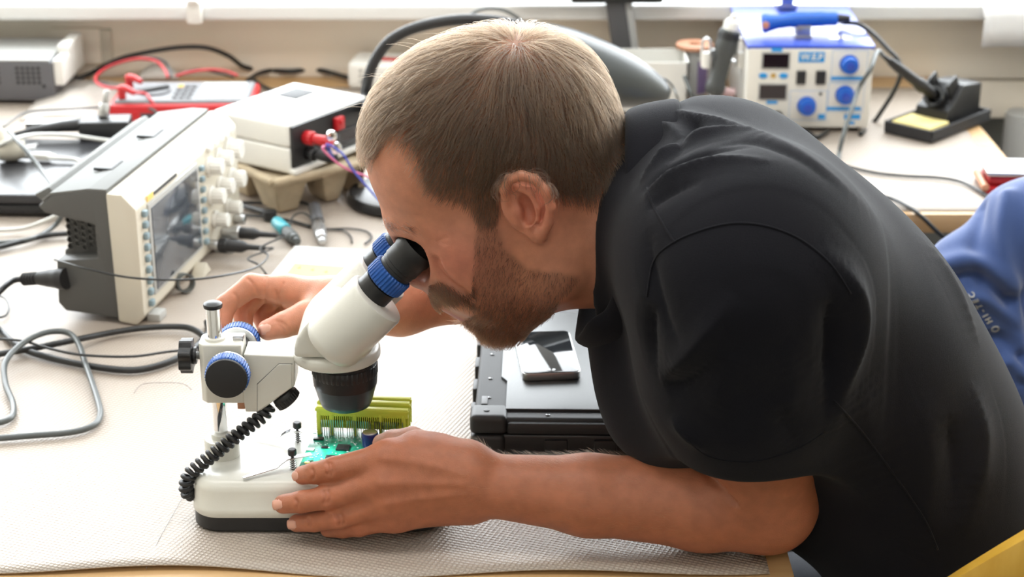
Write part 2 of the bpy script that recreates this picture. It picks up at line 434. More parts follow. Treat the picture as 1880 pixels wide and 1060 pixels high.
# grey body shell with a recess at the near end for the vent grille
prof = [(.030, .006), (.097, .010), (.105, .020), (.102, .076), (.094, .082), (.094, .118), (.110, .128), (.118, .136), (.100, .150), (.055, .158), (.034, .158)]
b = MB(); b.prism(prof, .022, SW - .004, YZX, .003)
prof2 = [(.030, .006), (.097, .010), (.105, .020), (.102, .072), (.052, .078), (.052, .118), (.110, .128), (.118, .136), (.100, .150), (.055, .158), (.034, .158)]
b.prism(prof2, 0, .024, YZX, .0025)
obj('case', b, 'grey', scope)
M['grey_top'] = mat('scope_top_grey', (.15, .153, .147), .55, spec=.3)
b = MB(); b.prism([(.0345, .1575), (.056, .1575), (.101, .1495), (.112, .141), (.113, .143), (.102, .1525), (.056, .1605), (.0345, .1605)], .001, SW - .004, YZX, .0005); obj('top_cover', b, 'grey_top', scope)
b = MB()
for x0 in (.07, .20):
    b = MB(); b.prism([(x0, .052), (x0 + .032, .052), (x0 + .032, .0545), (x0 + .003, .0545), (x0 + .003, .075), (x0, .075)], .158, .1612, TRS((0, .004, .0), (0, 0, 0))); obj('seam', b, 'black_matte', scope)
b = MB(); b.box2((.026, .050, .076), (.032, .096, .120)); obj('vent_backing', b, 'black_matte', scope)
b = MB()
for i in range(5):
    for j in range(5):
        cy = .0575 + i * .0085; cz = .083 + j * .008 + (.004 if i % 2 else 0)
        ring = [(cy + .0046 * math.cos(R(60 * k)), cz + .0046 * math.sin(R(60 * k))) for k in range(6)]
        inn = [(cy + .0033 * math.cos(R(60 * k)), cz + .0033 * math.sin(R(60 * k))) for k in range(6)]
        V = [(.0185, y, z) for y, z in ring] + [(.0185, y, z) for y, z in inn] + [(.026, y, z) for y, z in inn]
        b.raw(V, [(k, (k + 1) % 6, 6 + (k + 1) % 6, 6 + k) for k in range(6)] + [(6 + k, 6 + (k + 1) % 6, 12 + (k + 1) % 6, 12 + k) for k in range(6)])
obj('vent_grille', b, 'grey', scope, smooth=20)
# handle along the back of the top
b = MB(); b.prism([(.098, .134), (.118, .131), (.132, .142), (.112, .153)], .02, SW - .02, YZX, .003); obj('handle', b, 'grey_top', scope)
# white front bezel, chamfered, with a recessed screen
b = MB(); b.prism([(.0, .012), (.010, .0), (.032, .003), (.0345, .157), (.016, .157), (.0, .140)], -.003, SW, YZX, .003)
obj('bezel', b, M['cream'], scope)
b = MB(); b.box2((.028, -.0025, .026), (.188, .004, .136), .002); obj('screen_frame', b, 'grey_light', scope)
b = MB(); b.box2((.034, -.0035, .031), (.181, -.0005, .130), .0008); obj('screen', b, 'screen', scope)
M['button'] = mat('soft_button', (.22, .30, .34), .4)
for k in range(9):
    z = .022 + k * .0135
    b = MB(); b.box((.009, .006, .008), (.016, -.0025, z), bev=.0022); obj('button', b, 'button', scope)
for k in range(8):
    z = .030 + k * .0135
    b = MB(); b.box((.009, .006, .007), (.199, -.0025, z), bev=.0022); obj('button', b, 'button', scope)
b = MB(); b.box2((.030, -.0008, .1385), (.048, .0005, .1455)); obj('logo_tag', b, 'label_yellow', scope)
b = MB()
for k in range(14): b.box2((.052 + k * .0052, -.0008, .1395), (.052 + k * .0052 + .003, .0005, .1435))
obj('legend', b, 'grey_dark', scope)
for kx, kz, r in ((.228, .118, .010), (.262, .118, .010), (.300, .118, .012), (.228, .080, .010), (.262, .082, .010), (.304, .078, .011), (.236, .046, .009), (.284, .046, .009)):
    b = MB(); b.gear(r, 0, .018, 14, .08, frame((kx, -.001, kz), (0, -1, 0)), .002); b.cyl(r * 1.25, -.002, .003, 24, .001, frame((kx, -.001, kz), (0, -1, 0))); obj('knob', b, 'white', scope)
for k in range(5):
    b = MB(); b.box((.014, .006, .007), (.232 + k * .02, -.002, .140), bev=.002); obj('button', b, 'white', scope)
for bx in (.215, .262, .31):
    b = MB(); b.cyl(.0065, 0, .014, 20, .001, frame((bx, .0, .020), (0, -1, 0))); obj('socket', b, 'steel', scope)
b = MB(); b.box2((.012, -.012, -.001), (.034, .004, .009), .002); obj('foot', b, 'grey_light', scope)
b = MB(); b.box2((.24, -.020, -.001), (.27, .004, .012), .002); obj('foot', b, 'grey_light', scope)
b = MB(); b.prism([(.15, .0), (.18, .0), (.165, .016)], -.014, .002, Matrix(((1, 0, 0, 0), (0, 0, 1, 0), (0, 1, 0, 0), (0, 0, 0, 1))), .001); obj('tilt_foot', b, 'cream', scope)
SCM = BASE[scope.name]
def sc_(x, y, z): return SCM @ Vector((x, y, z))
# black probe plugs on its lower front
for k, (bx, lab) in enumerate(((.215, 'black probe plug on the lower front of the oscilloscope, nearer of two'), (.262, 'black probe plug with a steel collar on the oscilloscope, farther of two'))):
    o = sc_(bx, -.012, .020); t = thing('probe_plug', lab, 'plug', o, group='probe plugs on the oscilloscope')
    d = (SCM.to_3x3() @ Vector((0, -1, 0))).normalized()
    b = MB(); mx = frame((0, 0, 0), d)
    b.cyl(.0085, 0, .012, 20, .0015, mx); b.gear(.0095, .002, .010, 12, .08, mx); obj('collar', b, 'black' if k == 0 else 'steel', t)
    b = MB(); b.lathe([(0, .01), (.0078, .01), (.0078, .03), (.004, .038), (.0032, .06), (0, .06)], 18, mx); obj('boot', b, 'rubber', t)
d = (SCM.to_3x3() @ Vector((0, -1, 0))).normalized()
e1 = sc_(.215, -.012, .020) + d * .058; e2 = sc_(.262, -.012, .020) + d * .058
cable('probe_cable', 'thin dark probe cable looping from the oscilloscope front round its near side', [e2, e2 + d * .012, ony(478, 455, 2.03), ony(492, 470, 1.98), ony(468, 492, 1.92), ony(400, 508, 1.86), ony(330, 514, 1.85), ony(240, 510, 1.85), ony(160, 494, 1.86), ony(100, 477, 1.90)], .0013, 'cable')
cable('probe_cable', 'short dark probe cable curving down from the nearer oscilloscope plug', [e1, e1 + d * .012, ony(456, 474, 1.98), ony(474, 486, 1.96), onz(486, 500, .752), onz(500, 520, .752)], .0012, 'cable')
# mains lead and plug
t0 = onz(120, 512, .785); 
plug = thing('mains_plug', 'black ribbed mains plug pushed into the rear of the oscilloscope', 'plug', ony(100, 512, 1.905))
b = MB(); q0 = ony(122, 512, 1.90) - ony(100, 512, 1.905); q1 = ony(72, 511, 1.915) - ony(100, 512, 1.905); q2 = ony(45, 513, 1.925) - ony(100, 512, 1.905)
b.tube(spline([q0, q0.lerp(q1, .3), q1], 6), [.0125] * 5 + [.0125, .012, .011, .0105, .010, .009, .0085, .008][:8], 16); obj('body', b, 'rubber', plug)
pts = [q1.lerp(q2, k / 20) for k in range(21)]
b = MB(); b.tube(pts, [.0078 if (k // 2) % 2 == 0 else .0055 for k in range(21)], 14); obj('strain_relief', b, 'rubber', plug)
cable('mains_cable', 'thick black mains cable from the oscilloscope plug bending down at the left edge', [ony(46, 513, 1.925), ony(25, 515, 1.92), ony(5, 530, 1.90), ony(-18, 556, 1.88), ony(-30, 590, 1.83), onz(-2, 605, .7545), onz(25, 630, .7545), onz(60, 648, .7545), onz(140, 668, .7545), onz(230, 680, .7545), onz(290, 672, .7545), onz(345, 648, .7545), onz(380, 615, .7545), onz(380, 592, .7545)], .0038, 'cable')
cable('mains_cable', 'thick black cable running straight from the left edge past the oscilloscope to the microscope', [onz(-30, 655, .757), onz(60, 640, .757), onz(130, 626, .763), onz(200, 612, .757), onz(260, 603, .757), onz(320, 600, .757), onz(352, 604, .757), onz(375, 620, .757), onz(382, 640, .757)], .0036, 'cable')
cable('thin_cable', 'thin black cable crossing the thick loops left of the microscope', [onz(-20, 622, .765), onz(40, 626, .768), onz(90, 640, .768), onz(150, 652, .765), onz(240, 655, .760), onz(310, 646, .755), onz(370, 640, .753)], .0015, 'cable')
cable('power_cable', 'loose grey-black power cable making a tall loop on the mat at far left', [onz(-40, 782, .754), onz(0, 776, .754), onz(22, 765, .754), onz(24, 742, .754), onz(10, 705, .758), onz(10, 665, .765), onz(40, 632, .770), onz(80, 612, .772), onz(120, 610, .768), onz(142, 628, .764), onz(158, 672, .757), onz(178, 730, .754), onz(184, 762, .754), onz(170, 782, .754), onz(130, 794, .754), onz(60, 800, .754), onz(-40, 808, .754)], .0033, 'cable_grey')
cable('thin_cable', 'thin black wire curl at the left edge below the mains plug', [onz(-30, 540, .753), onz(4, 545, .756), onz(16, 562, .756), onz(10, 580, .753), onz(-12, 584, .753)], .0013, 'cable')
# small black ring, hair-thin thread
p = onz(340, 536, .75)
b = MB(); b.lathe([(.0095, -.006), (.0115, -.006), (.0115, .006), (.0095, .006), (.0095, -.006)], 28, frame((p.x, p.y, p.z + .0118), (.55, -.75, .18)))
tag(obj('clip_ring', b, 'cable_grey'), 'small dark ring lying on the mat in front of the oscilloscope', 'ring')
cable('thread', 'fine dark thread lying on the mat left of the microscope base', [onz(246, 722, .7515), onz(262, 706, .7515), onz(300, 703, .7515), onz(335, 705, .7515), onz(352, 716, .7515)], .00025, 'cable')
cable('thread', 'long fine thread lying on the mat in front of the microscope base', [onz(340, 905, .7515), onz(318, 945, .7515), onz(290, 995, .7515), onz(268, 1045, .7515)], .0002, 'cable_grey')

# ---- closed black laptop behind the oscilloscope
lt = thing('laptop', 'closed plain black laptop lying behind the oscilloscope at the left edge', 'laptop', (-.74, 2.258, TZ), R(-2))
b = MB(); b.box2((-.20, 0, .004), (.165, .255, .017), .003); obj('base', b, 'black', lt)
b = MB(); b.box2((-.20, .001, .0175), (.165, .256, .031), .004, 3); obj('lid', b, mat('laptop_lid', (.03, .03, .033), .3), lt)
b = MB(); b.box2((-.10, -.001, .009), (-.03, .002, .013), .0005); b.box2((.02, -.001, .009), (.06, .002, .013), .0005); obj('port', b, 'black_gloss', lt)
for fx in (-.17, .14):
    for fy in (.02, .23):
        b = MB(); b.cyl(.008, 0, .0045, 16, .001, TRS((fx, fy, 0))); obj('foot', b, 'rubber', lt)
# ---- stuff lying on the laptop
lz = TZ + .031
o_ = onz(192, 236, lz + .012)
t = thing('power_adapter', 'small black power adapter with a silver plug lying on the closed laptop', 'adapter', (o_.x, o_.y, lz), R(4))
b = MB(); b.box2((-.035, -.02, 0), (.038, .024, .027), .004, 3); obj('body', b, 'black', t)
b = MB(); b.tube([(-.034, .0, .018), (-.060, -.002, .017), (-.10, -.006, .013), (-.13, -.012, .008)], [.010, .0085, .006, .004], 14); obj('cable_boot', b, 'rubber', t)
b = MB(); b.cyl(.008, 0, .02, 18, .001, frame((-.002, .008, .027), (.2, .3, 1))); b.cyl(.0045, .02, .04, 16, .001, frame((-.002, .008, .027), (.2, .3, 1))); obj('plug', b, 'steel', t)
o_ = onz(95, 250, lz)
t = thing('power_strip', 'flat grey metal box lying on the closed laptop behind the white plug', 'box', (o_.x + .01, o_.y + .02, lz), R(5))
b = MB(); b.box2((-.05, 0, 0), (.075, .028, .014), .003); obj('body', b, 'grey_light', t)
b = MB(); b.box2((-.052, -.001, .004), (-.03, .029, .0155), .002); obj('end_cap', b, 'steel', t)
o_ = onz(14, 298, lz)
t = thing('mains_plug', 'bulky off-white mains plug lying on the closed laptop at the left edge', 'plug', (o_.x, o_.y, lz))
b = MB(); b.tube([(-.012, .0, .018), (-.002, .004, .018), (.010, .008, .0175), (.021, .013, .017)], [.015, .0175, .0175, .014], 20); obj('body', b, 'cream', t)
for s in (-.006, .006):
    b = MB(); b.cyl(.0021, 0, .018, 12, .0005, frame((.021, .013 + s, .017), (.9, .45, 0))); obj('pin', b, 'steel', t)
b = MB(); b.tube([(-.006, .002, .03), (-.006, .006, .040), (-.012, .012, .046)], [.008, .0065, .005], 14); obj('cable_boot', b, 'cream', t)
o_ = onz(72, 296, lz)
t = thing('data_plug', 'slim white connector with its lead lying on the closed laptop', 'plug', (o_.x, o_.y, lz), R(-8))
b = MB(); b.box2((-.012, -.006, .002), (.016, .008, .012), .003); b.tube([(.014, .001, .007), (.024, .001, .007)], [.005, .0035], 12); obj('body', b, 'white', t)
b = MB(); b.box2((-.024, -.004, .0035), (-.012, .006, .0095), .0008); obj('tip', b, 'steel', t)
cable('white_cable', 'white lead curving from the slim connector over the laptop edge', [onz(86, 291, lz + .006), onz(110, 291, lz + .006), onz(140, 294, lz + .005), onz(155, 306, lz + .004), onz(156, 322, lz + .004), onz(140, 345, lz + .003), onz(130, 362, lz + .003)], .0028, 'cable_white')
cable('grey_cable', 'pale grey cable running across the closed laptop to the oscilloscope', [onz(-20, 275, lz + .02), onz(20, 258, lz + .035), onz(60, 248, lz + .03), onz(120, 248, lz + .02), onz(180, 256, lz + .01), onz(235, 263, lz + .004)], .003, 'cable_white')
cable('black_cable', 'dark cable arching from the white plug down past the laptop to the mat', [onz(14, 240, lz + .045), onz(40, 268, lz + .04), onz(75, 312, lz + .02), onz(102, 350, lz + .012), onz(116, 385, TZ + .03), onz(100, 415, .757), onz(60, 438, .757), onz(10, 445, .757), onz(-30, 446, .757)], .0032, 'cable_grey')
cable('white_cable', 'dull white cable leaving the rear of the oscilloscope to the left', [onz(104, 396, .785), onz(80, 407, .770), onz(40, 420, .757), onz(-20, 424, .757)], .0028, 'cable_white')
cable('black_cable', 'black cable lying behind the oscilloscope, running to the left edge', [onz(150, 428, .756), onz(90, 432, .756), onz(40, 444, .756), onz(-30, 462, .756)], .0036, 'cable')
cable('thin_cable', 'thin dark cable arching over the plastic bag to the black adapter', [onz(-20, 240, .79), onz(5, 234, .80), onz(45, 208, .80), onz(100, 202, .80), onz(190, 197, .81)], .0018, 'cable')
# ---- clear bag
def crumple(name, label, P, nx, ny, amp, m, cat, seed):
    rs = np.random.RandomState(seed); A, B, C, D = [Vector(p) for p in P]; V = []; Fc = []
    ph = rs.rand(8, 4)
    for j in range(ny + 1):
        for i in range(nx + 1):
            s, t = i / nx, j / ny; q = A.lerp(B, s).lerp(D.lerp(C, s), t)
            e = math.sin(math.pi * s) * math.sin(math.pi * t)
            h = sum(abs(math.sin((ph[k, 0] * 6 - 3) * s * 2 + (ph[k, 1] * 6 - 3) * t * 2 + ph[k, 2] * 6)) for k in range(8)) / 8
            V.append((q.x, q.y, q.z + amp * (e ** .5) * h + .0006))
    W = nx + 1
    for j in range(ny):
        for i in range(nx): Fc.append((j * W + i, j * W + i + 1, (j + 1) * W + i + 1, (j + 1) * W + i))
    b = MB(); b.raw(V, Fc); o = obj(name, b, m, smooth=180); so = o.modifiers.new('thickness', 'SOLIDIFY'); so.thickness = .0006
    return tag(o, label, cat)
M['bag'] = mat('grey_film', (.60, .55, .50), .22, alpha=.75)
crumple('plastic_bag', 'crumpled translucent plastic bag in front of the grey instrument', [onz(35, 222), onz(185, 222), onz(240, 152), onz(90, 152)], 24, 20, .030, 'bag', 'bag', 3)
M['foil'] = mat('pale_film', (.70, .68, .64), .2, alpha=.85)
crumple('plastic_bag', 'small pale crumpled wrapper behind the red multimeter', [onz(250, 146), onz(330, 146), onz(322, 124), onz(272, 124)], 14, 10, .03, 'foil', 'bag', 5)
# ---- grey instrument at far left
t = thing('bench_instrument', 'dark grey metal instrument with a vented side at the far left', 'instrument', (-.735, 2.80, TZ), R(-1))
b = MB(); b.box2((-.30, 0, .006), (0, .145, .070), .003); obj('case', b, mat('instrument_case', (.115, .115, .125), .45), t)
b = MB(); b.box2((-.30, .002, .070), (-.006, .146, .073), .001); obj('top_cover', b, 'grey_light', t)
for gx in (-.122, -.072):
    b = MB()
    for i in range(5):
        for j in range(4): b.cyl(.0028, 0, .0012, 10, 0, frame((gx + i * .0085 + (.015 if gx > -.1 else 0), .0005, .036 + j * .0078), (0, -1, 0)))
    obj('vent', b, 'black_matte', t)
b = MB(); b.cyl(.003, 0, .0015, 10, 0, frame((-.016, .0005, .030), (0, -1, 0))); obj('screw', b, 'black_matte', t)
b = MB(); b.box2((0, .004, .030), (.016, .14, .072), .003); b.box2((-.004, .05, .068), (.016, .14, .084), .003); obj('front_bezel', b, 'white', t)
for fx in (-.28, -.02):
    for fy in (.015, .13):
        b = MB(); b.cyl(.008, 0, .007, 14, .001, TRS((fx, fy, 0))); obj('foot', b, 'rubber', t)
# ---- red multimeter
mm = thing('multimeter', 'red and grey multimeter lying flat with its dial and display upward', 'multimeter', (-.508, 2.705, TZ + .0), R(1))
b = MB(); b.box2((-.106, -.0478, 0), (.108, .075, .034), .006, 3); obj('stand', b, mat('meter_base', (.06, .06, .075), .45), mm)
b = MB(); b.box2((-.112, -.048, .021), (.108, .080, .040), .007, 3); b.box2((-.112, -.0485, .004), (-.060, .080, .034), .006, 3); obj('holster', b, 'red', mm)
b = MB(); b.box2((-.104, -.041, .036), (.102, .073, .0445), .006, 3); obj('face', b, mat('meter_face_grey', (.20, .20, .21), .6, spec=.3), mm)
b = MB(); b.box2((.022, -.028, .044), (.090, .058, .0462), .002); obj('display', b, 'lcd_light', mm)
b = MB(); b.cyl(.026, .044, .0475, 28, .001, TRS((-.05, .012, 0))); b.box((.05, .010, .006), (-.05, .012, .050), (0, 0, R(35)), .002); obj('dial', b, 'grey_dark', mm)
for i in range(3):
    for j in range(4):
        b = MB(); b.box((.008, .010, .003), (-.012 + i * .0105, -.024 + j * .021, .0455), bev=.001); obj('button', b, 'yellow' if (i, j) == (0, 3) else 'grey_dark', mm)
MMM = BASE[mm.name]
for k, (jx, jy) in enumerate(((-.092, -.028), (-.092, .035))):
    q = MMM @ Vector((jx, jy, .0445))
    t = thing('probe_plug', 'red right-angled probe plug in the multimeter jack, %s' % ('nearest the camera' if k == 0 else 'behind the first'), 'plug', q)
    b = MB(); b.cyl(.0062, 0, .020, 16, .001); b.tube([(0, 0, .017), (.010, -.006, .017), (.022, -.014, .013)], [.0058, .0055, .004], 12); obj('shroud', b, 'red', t)
q = MMM @ Vector((-.092, -.028, .0445))
cable('test_lead', 'red test lead hanging over the front of the multimeter', [q + Vector((.020, -.013, .013)), ony(266, 172, 2.68), ony(278, 186, 2.665), ony(290, 205, 2.66), ony(294, 216, 2.655)], .0025, 'cable_red')
cable('test_lead', 'red test lead looping high behind the left end of the multimeter', [onz(238, 160, .795), onz(200, 161, .79), onz(178, 152, .79), onz(178, 138, .79), onz(205, 120, .795), onz(250, 108, .81), onz(285, 112, .81), onz(302, 128, .805), onz(308, 142, .797)], .0025, 'cable_red')
cable('test_lead', 'black test lead looping high behind the left end of the multimeter', [onz(232, 165, .79), onz(196, 156, .785), onz(178, 146, .785), onz(184, 132, .785), onz(225, 113, .80), onz(270, 106, .81), onz(300, 112, .81), onz(312, 128, .805), onz(314, 142, .797)], .0023, 'cable')
cable('test_lead', 'red test lead arching low behind the display end of the multimeter', [onz(322, 140, .795), onz(350, 132, .80), onz(385, 128, .80), onz(415, 131, .795), onz(436, 139, .79)], .0023, 'cable_red')
cable('test_lead', 'black test lead running beside the red one behind the multimeter', [onz(322, 141, .79), onz(345, 131, .795), onz(372, 128, .79), onz(400, 134, .785), onz(430, 142, .78)], .002, 'cable')
cable('grey_lead', 'short grey lead with a bent end at the front of the multimeter', [ony(244, 212, 2.66), ony(252, 200, 2.66), ony(266, 197, 2.66), ony(284, 204, 2.655), ony(297, 219, 2.65)], .0024, 'cable_grey')
# long black cable across the back, from instrument to lamp
cable('black_cable', 'long black cable arching along the wall behind the multimeter', [onz(118, 151, .753), onz(160, 138, .757), onz(215, 110, .785), onz(270, 96, .80), onz(330, 87, .81), onz(380, 88, .81), onz(420, 103, .79), onz(448, 123, .765), onz(480, 127, .757), onz(530, 131, .757), onz(580, 128, .757), onz(640, 143, .757)], .0042, 'cable')
cable('black_cable', 'black cable lying on the wood strip behind the white power supply', [onz(455, 148, .756), onz(480, 133, .757), onz(530, 125, .757), onz(575, 126, .757), onz(610, 135, .757), onz(645, 145, .757)], .0038, 'cable')
cable('black_cable', 'short black cable bending behind the left end of the white power supply', [onz(466, 146, .756), onz(480, 156, .756), onz(500, 166, .756), onz(530, 172, .756)], .003, 'cable')
# ---- pulp tray
PT = [onz(415, 283, .803), onz(518, 334, .803), onz(668, 292, .803), onz(560, 245, .803)]
cen = sum(PT, Vector()) / 4; ux = (PT[1] - PT[0]).normalized(); uy = (PT[3] - PT[0]); uy = (uy - ux * uy.dot(ux)).normalized()
tx, ty = (PT[1] - PT[0]).length, (PT[2] - PT[1]).dot(uy)
tray = thing('pulp_tray', 'brown moulded paper pulp tray under the white power supply', 'tray', (cen.x, cen.y, TZ), math.atan2(ux.y, ux.x))
b = MB()
hx, hy = tx / 2 + .004, max(ty / 2, .08)
b.box2((-hx, -hy, .043), (hx, hy, .051), .003, 3)
for (cx0, cx1) in ((-hx + .006, -.012), (.004, hx - .008)):
    for (cy0, cy1) in ((-hy + .006, -.02), (.0, .045), (.06, hy - .006)):
        lo = .012
        b.hull8([(cx0 + lo, cy0 + lo, 0), (cx1 - lo, cy0 + lo, 0), (cx1 - lo, cy1 - lo, 0), (cx0 + lo, cy1 - lo, 0), (cx0, cy0, .046), (cx1, cy0, .046), (cx1, cy1, .046), (cx0, cy1, .046)], .004, 3)
obj('shell', b, 'pulp', tray)
b = MB()
for s in (-1, 1):
    b.box2((-hx, s * hy - .006, .048), (hx, s * hy + .006, .057), .004, 3); b.box2((s * hx - .006, -hy, .048), (s * hx + .006, hy, .057), .004, 3)
obj('rim', b, 'pulp', tray)
# ---- white bench power supply standing on the tray
z0 = TZ + .0575; zt = .875
A, B_, C_, D_ = onz(380, 217, zt), onz(531, 231, zt), onz(668, 180, zt), None
ang = math.atan2((C_ - B_).y, (C_ - B_).x)
LX = (C_ - B_).length + .012; LD = abs((A - B_).dot(Vector((-math.sin(ang), math.cos(ang), 0)))) + .02
psu = thing('power_supply', 'white bench power supply with a black front panel, set on a pulp tray', 'power supply', (B_.x, B_.y, z0), ang)
h = zt - z0
b = MB(); b.box2((0, .003, 0), (LX, LD, h * .52), .004, 3); b.box2((0, .003, h * .53), (LX, LD, h), .005, 3); obj('case', b, 'white', psu)
b = MB(); b.box2((LX * .60, LD * .55, h - .001), (LX * .86, LD * .82, h + .0012), .001); obj('carry_recess', b, 'black_matte', psu)
b = MB(); b.box2((.004, -.0015, .008), (LX - .002, .004, h - .003), .001); obj('front_panel', b, 'black', psu)
b = MB(); b.box2((0, -.008, 0), (LX, .004, .007), .002); obj('lower_lip', b, 'white', psu)
b = MB(); b.box((.018, .008, .018), (.098, -.004, h * .70), bev=.002); b.box((.006, .003, .006), (.098, -.0085, h * .74), bev=.001); obj('switch', b, 'red', psu)
b = MB()
for zz in (.016, .033): b.box2((.055, -.0035, zz), (LX - .008, .0, zz + .002))
for xx in (.055, .095, LX - .01): b.box2((xx, -.0035, .012), (xx + .006, .0, .036))
obj('display_frame', b, 'grey_dark', psu)
b = MB(); b.box2((.06, -.002, .017), (LX - .012, .0, .033)); obj('display', b, 'lcd', psu)
for jx, jz, m_ in ((.030, h * .66, 'red'), (.034, h * .32, 'black')):
    b = MB(); mx = frame((jx, -.001, jz), (0, -1, 0)); b.gear(.0095, 0, .014, 12, .08, mx, .001); b.cyl(.006, .014, .020, 16, .001, mx); obj('terminal', b, m_, psu)
PSM = BASE[psu.name]
for k, (jx, jz, mm_, lab) in enumerate(((.030, h * .66, 'red', 'red banana plug with a steel tip in the white power supply'), (.034, h * .32, 'black', 'black banana plug in the lower terminal of the white power supply'))):
    q = PSM @ Vector((jx, -.020, jz)); d = (PSM.to_3x3() @ Vector((.25, -1, -.1))).normalized()
    t = thing('banana_plug', lab, 'plug', q, group=None)
    b = MB(); b.lathe([(0, 0), (.0068, 0), (.0075, .012), (.006, .026), (0, .026)], 16, frame((0, 0, 0), d)); obj('shroud', b, mm_, t)
    if k == 0:
        b = MB(); b.cyl(.0075, .0, .012, 18, .002, frame((.018, .0, .006), (.3, -.8, .1))); b.cyl(.0085, 0, .009, 18, .002, frame((.024, -.004, -.010), (.3, -.8, .1))); obj('nut', b, 'chrome', t)
qa = PSM @ Vector((.030, -.045, h * .60)); qb = PSM @ Vector((.034, -.045, h * .30))
cable('test_lead', 'thin pink-red lead dropping from the red banana plug', [qa, ony(592, 272, 2.24), ony(615, 296, 2.24), ony(640, 312, 2.24), ony(656, 318, 2.25), ony(685, 330, 2.26), ony(720, 362, 2.26)], .0015, 'cable_pink')
cable('test_lead', 'thin blue lead dropping from the power supply towards the lamp base', [qb, ony(600, 265, 2.24), ony(628, 282, 2.24), ony(650, 315, 2.24), ony(680, 350, 2.24), ony(712, 385, 2.23), ony(740, 408, 2.2)], .0015, 'cable_blue')
# ---- white block behind the supply
p = onz(668, 172, .75)
t = thing('transformer_box', 'white plastic box with rounded top behind the white power supply', 'box', (p.x + .01, p.y + .05, TZ), R(-8))
b = MB(); b.box2((-.035, -.03, 0), (.075, .05, .046), .010, 3); obj('body', b, 'white', t)
b = MB()
for k in range(3): b.cyl(.003, 0, .001, 12, 0, frame((-.012, -.0302, .015 + k * .009), (0, -1, 0)))
obj('holes', b, 'grey_light', t)
b = MB(); b.box2((.015, -.01, .045), (.07, .004, .0485), .001); obj('red_strip', b, 'red', t)
# ---- gooseneck lamp: base, neck, shade
lb = onz(742, 368, .75)
lamp = thing('desk_lamp', 'black gooseneck lamp with a round base and a large dark shade behind the head', 'lamp', (lb.x, lb.y, TZ))
b = MB(); b.lathe([(0, 0), (.074, 0), (.078, .003), (.078, .010), (.074, .015), (.068, .0135), (.060, .010), (.02, .012), (0, .012)], 48); obj('base', b, 'black', lamp)
YL = 2.42
o0 = Vector((lb.x, lb.y, TZ))
neck = [Vector((0, 0, .010)), Vector((-.005, .02, .05)), ony(682, 225, YL - .08) - o0, ony(672, 180, YL) - o0, ony(676, 145, YL) - o0, ony(690, 108, YL) - o0, ony(715, 76, YL) - o0, ony(752, 55, YL) - o0, ony(800, 42, YL) - o0, ony(850, 36, YL) - o0, ony(905, 38, YL) - o0, ony(950, 46, YL) - o0]
b = MB(); b.tube(spline(neck, 8), .0078, 14); obj('gooseneck', b, 'rubber', lamp)
# shade: a long hood, loft along its axis
axs = ony(925, 70, YL) - o0; axe = ony(1226, 178, YL) - o0
ddir = (axe - axs).normalized(); L_ = (axe - axs).length
upv = Vector((0, 0, 1)) - ddir * ddir.z; upv.normalize(); sd = ddir.cross(upv)
M['lamp_shade'] = mat('lamp_shade_grey', (.045, .05, .05), .33, bump=.05, bscale=400)
NS, NA = 28, 30; V = []; Fc = []
for i in range(NS + 1):
    s = i / NS; rr = .010 + .062 * math.sin(min(1, s * 1.02) ** .62 * math.pi * .5) if s < .5 else None
    r_up = .052 * (math.sin(math.pi * min(.985, .02 + s * .96) ** .9)) ** .62 + .004
    for k in range(NA):
        a = 2 * math.pi * k / NA; cu, su = math.cos(a), math.sin(a)
        up_r = r_up * (1.0 if cu > 0 else .62)
        q = axs + ddir * (L_ * s) + upv * (cu * up_r - .012 * math.sin(math.pi * s)) + sd * (su * r_up * 1.05)
        V.append(q)
for i in range(NS):
    for k in range(NA): Fc.append((i * NA + k, i * NA + (k + 1) % NA, (i + 1) * NA + (k + 1) % NA, (i + 1) * NA + k))
Fc.append(tuple(range(NA))[::-1]); Fc.append(tuple(NS * NA + k for k in range(NA)))
b = MB(); b.raw(V, Fc); obj('shade', b, 'lamp_shade', lamp, smooth=70)
cable('thin_cable', 'thin dark cable arching above the gooseneck by the window sill', [ony(852, 40, 2.8), ony(868, 24, 2.8), ony(890, 16, 2.8), ony(918, 17, 2.8), ony(940, 26, 2.8), ony(958, 40, 2.8), ony(975, 70, 2.8), onz(985, 150, .754)], .0028, 'cable_grey')
# ---- stray probe leads between oscilloscope and tray
cable('probe_cable', 'dark cable lying in front of the pulp tray, upper strand', [onz(418, 375, .753), onz(450, 372, .753), onz(500, 373, .753), onz(545, 371, .753), onz(568, 376, .755), onz(580, 386, .757)], .0022, 'cable')
cable('probe_cable', 'dark cable lying in front of the pulp tray, lower strand', [onz(412, 388, .753), onz(450, 395, .753), onz(490, 399, .755), onz(530, 405, .753), onz(570, 416, .753)], .0022, 'cable')
cable('probe_cable', 'thin dark wire arched between the two loose probe connectors', [onz(532, 415, .754), onz(538, 398, .762), onz(552, 391, .768), onz(566, 396, .764), onz(580, 415, .757)], .0013, 'cable')
cable('probe_cable', 'thin dark wire running right from the loose connectors to the eyepiece', [onz(595, 421, .752), onz(640, 420, .752), onz(672, 425, .752), onz(682, 436, .752), onz(670, 448, .752)], .0013, 'cable')
cable('probe_cable', 'thin dark wire curl below the right-hand loose connector', [onz(600, 421, .752), onz(630, 424, .752), onz(644, 435, .752), onz(646, 446, .752)], .0012, 'cable')
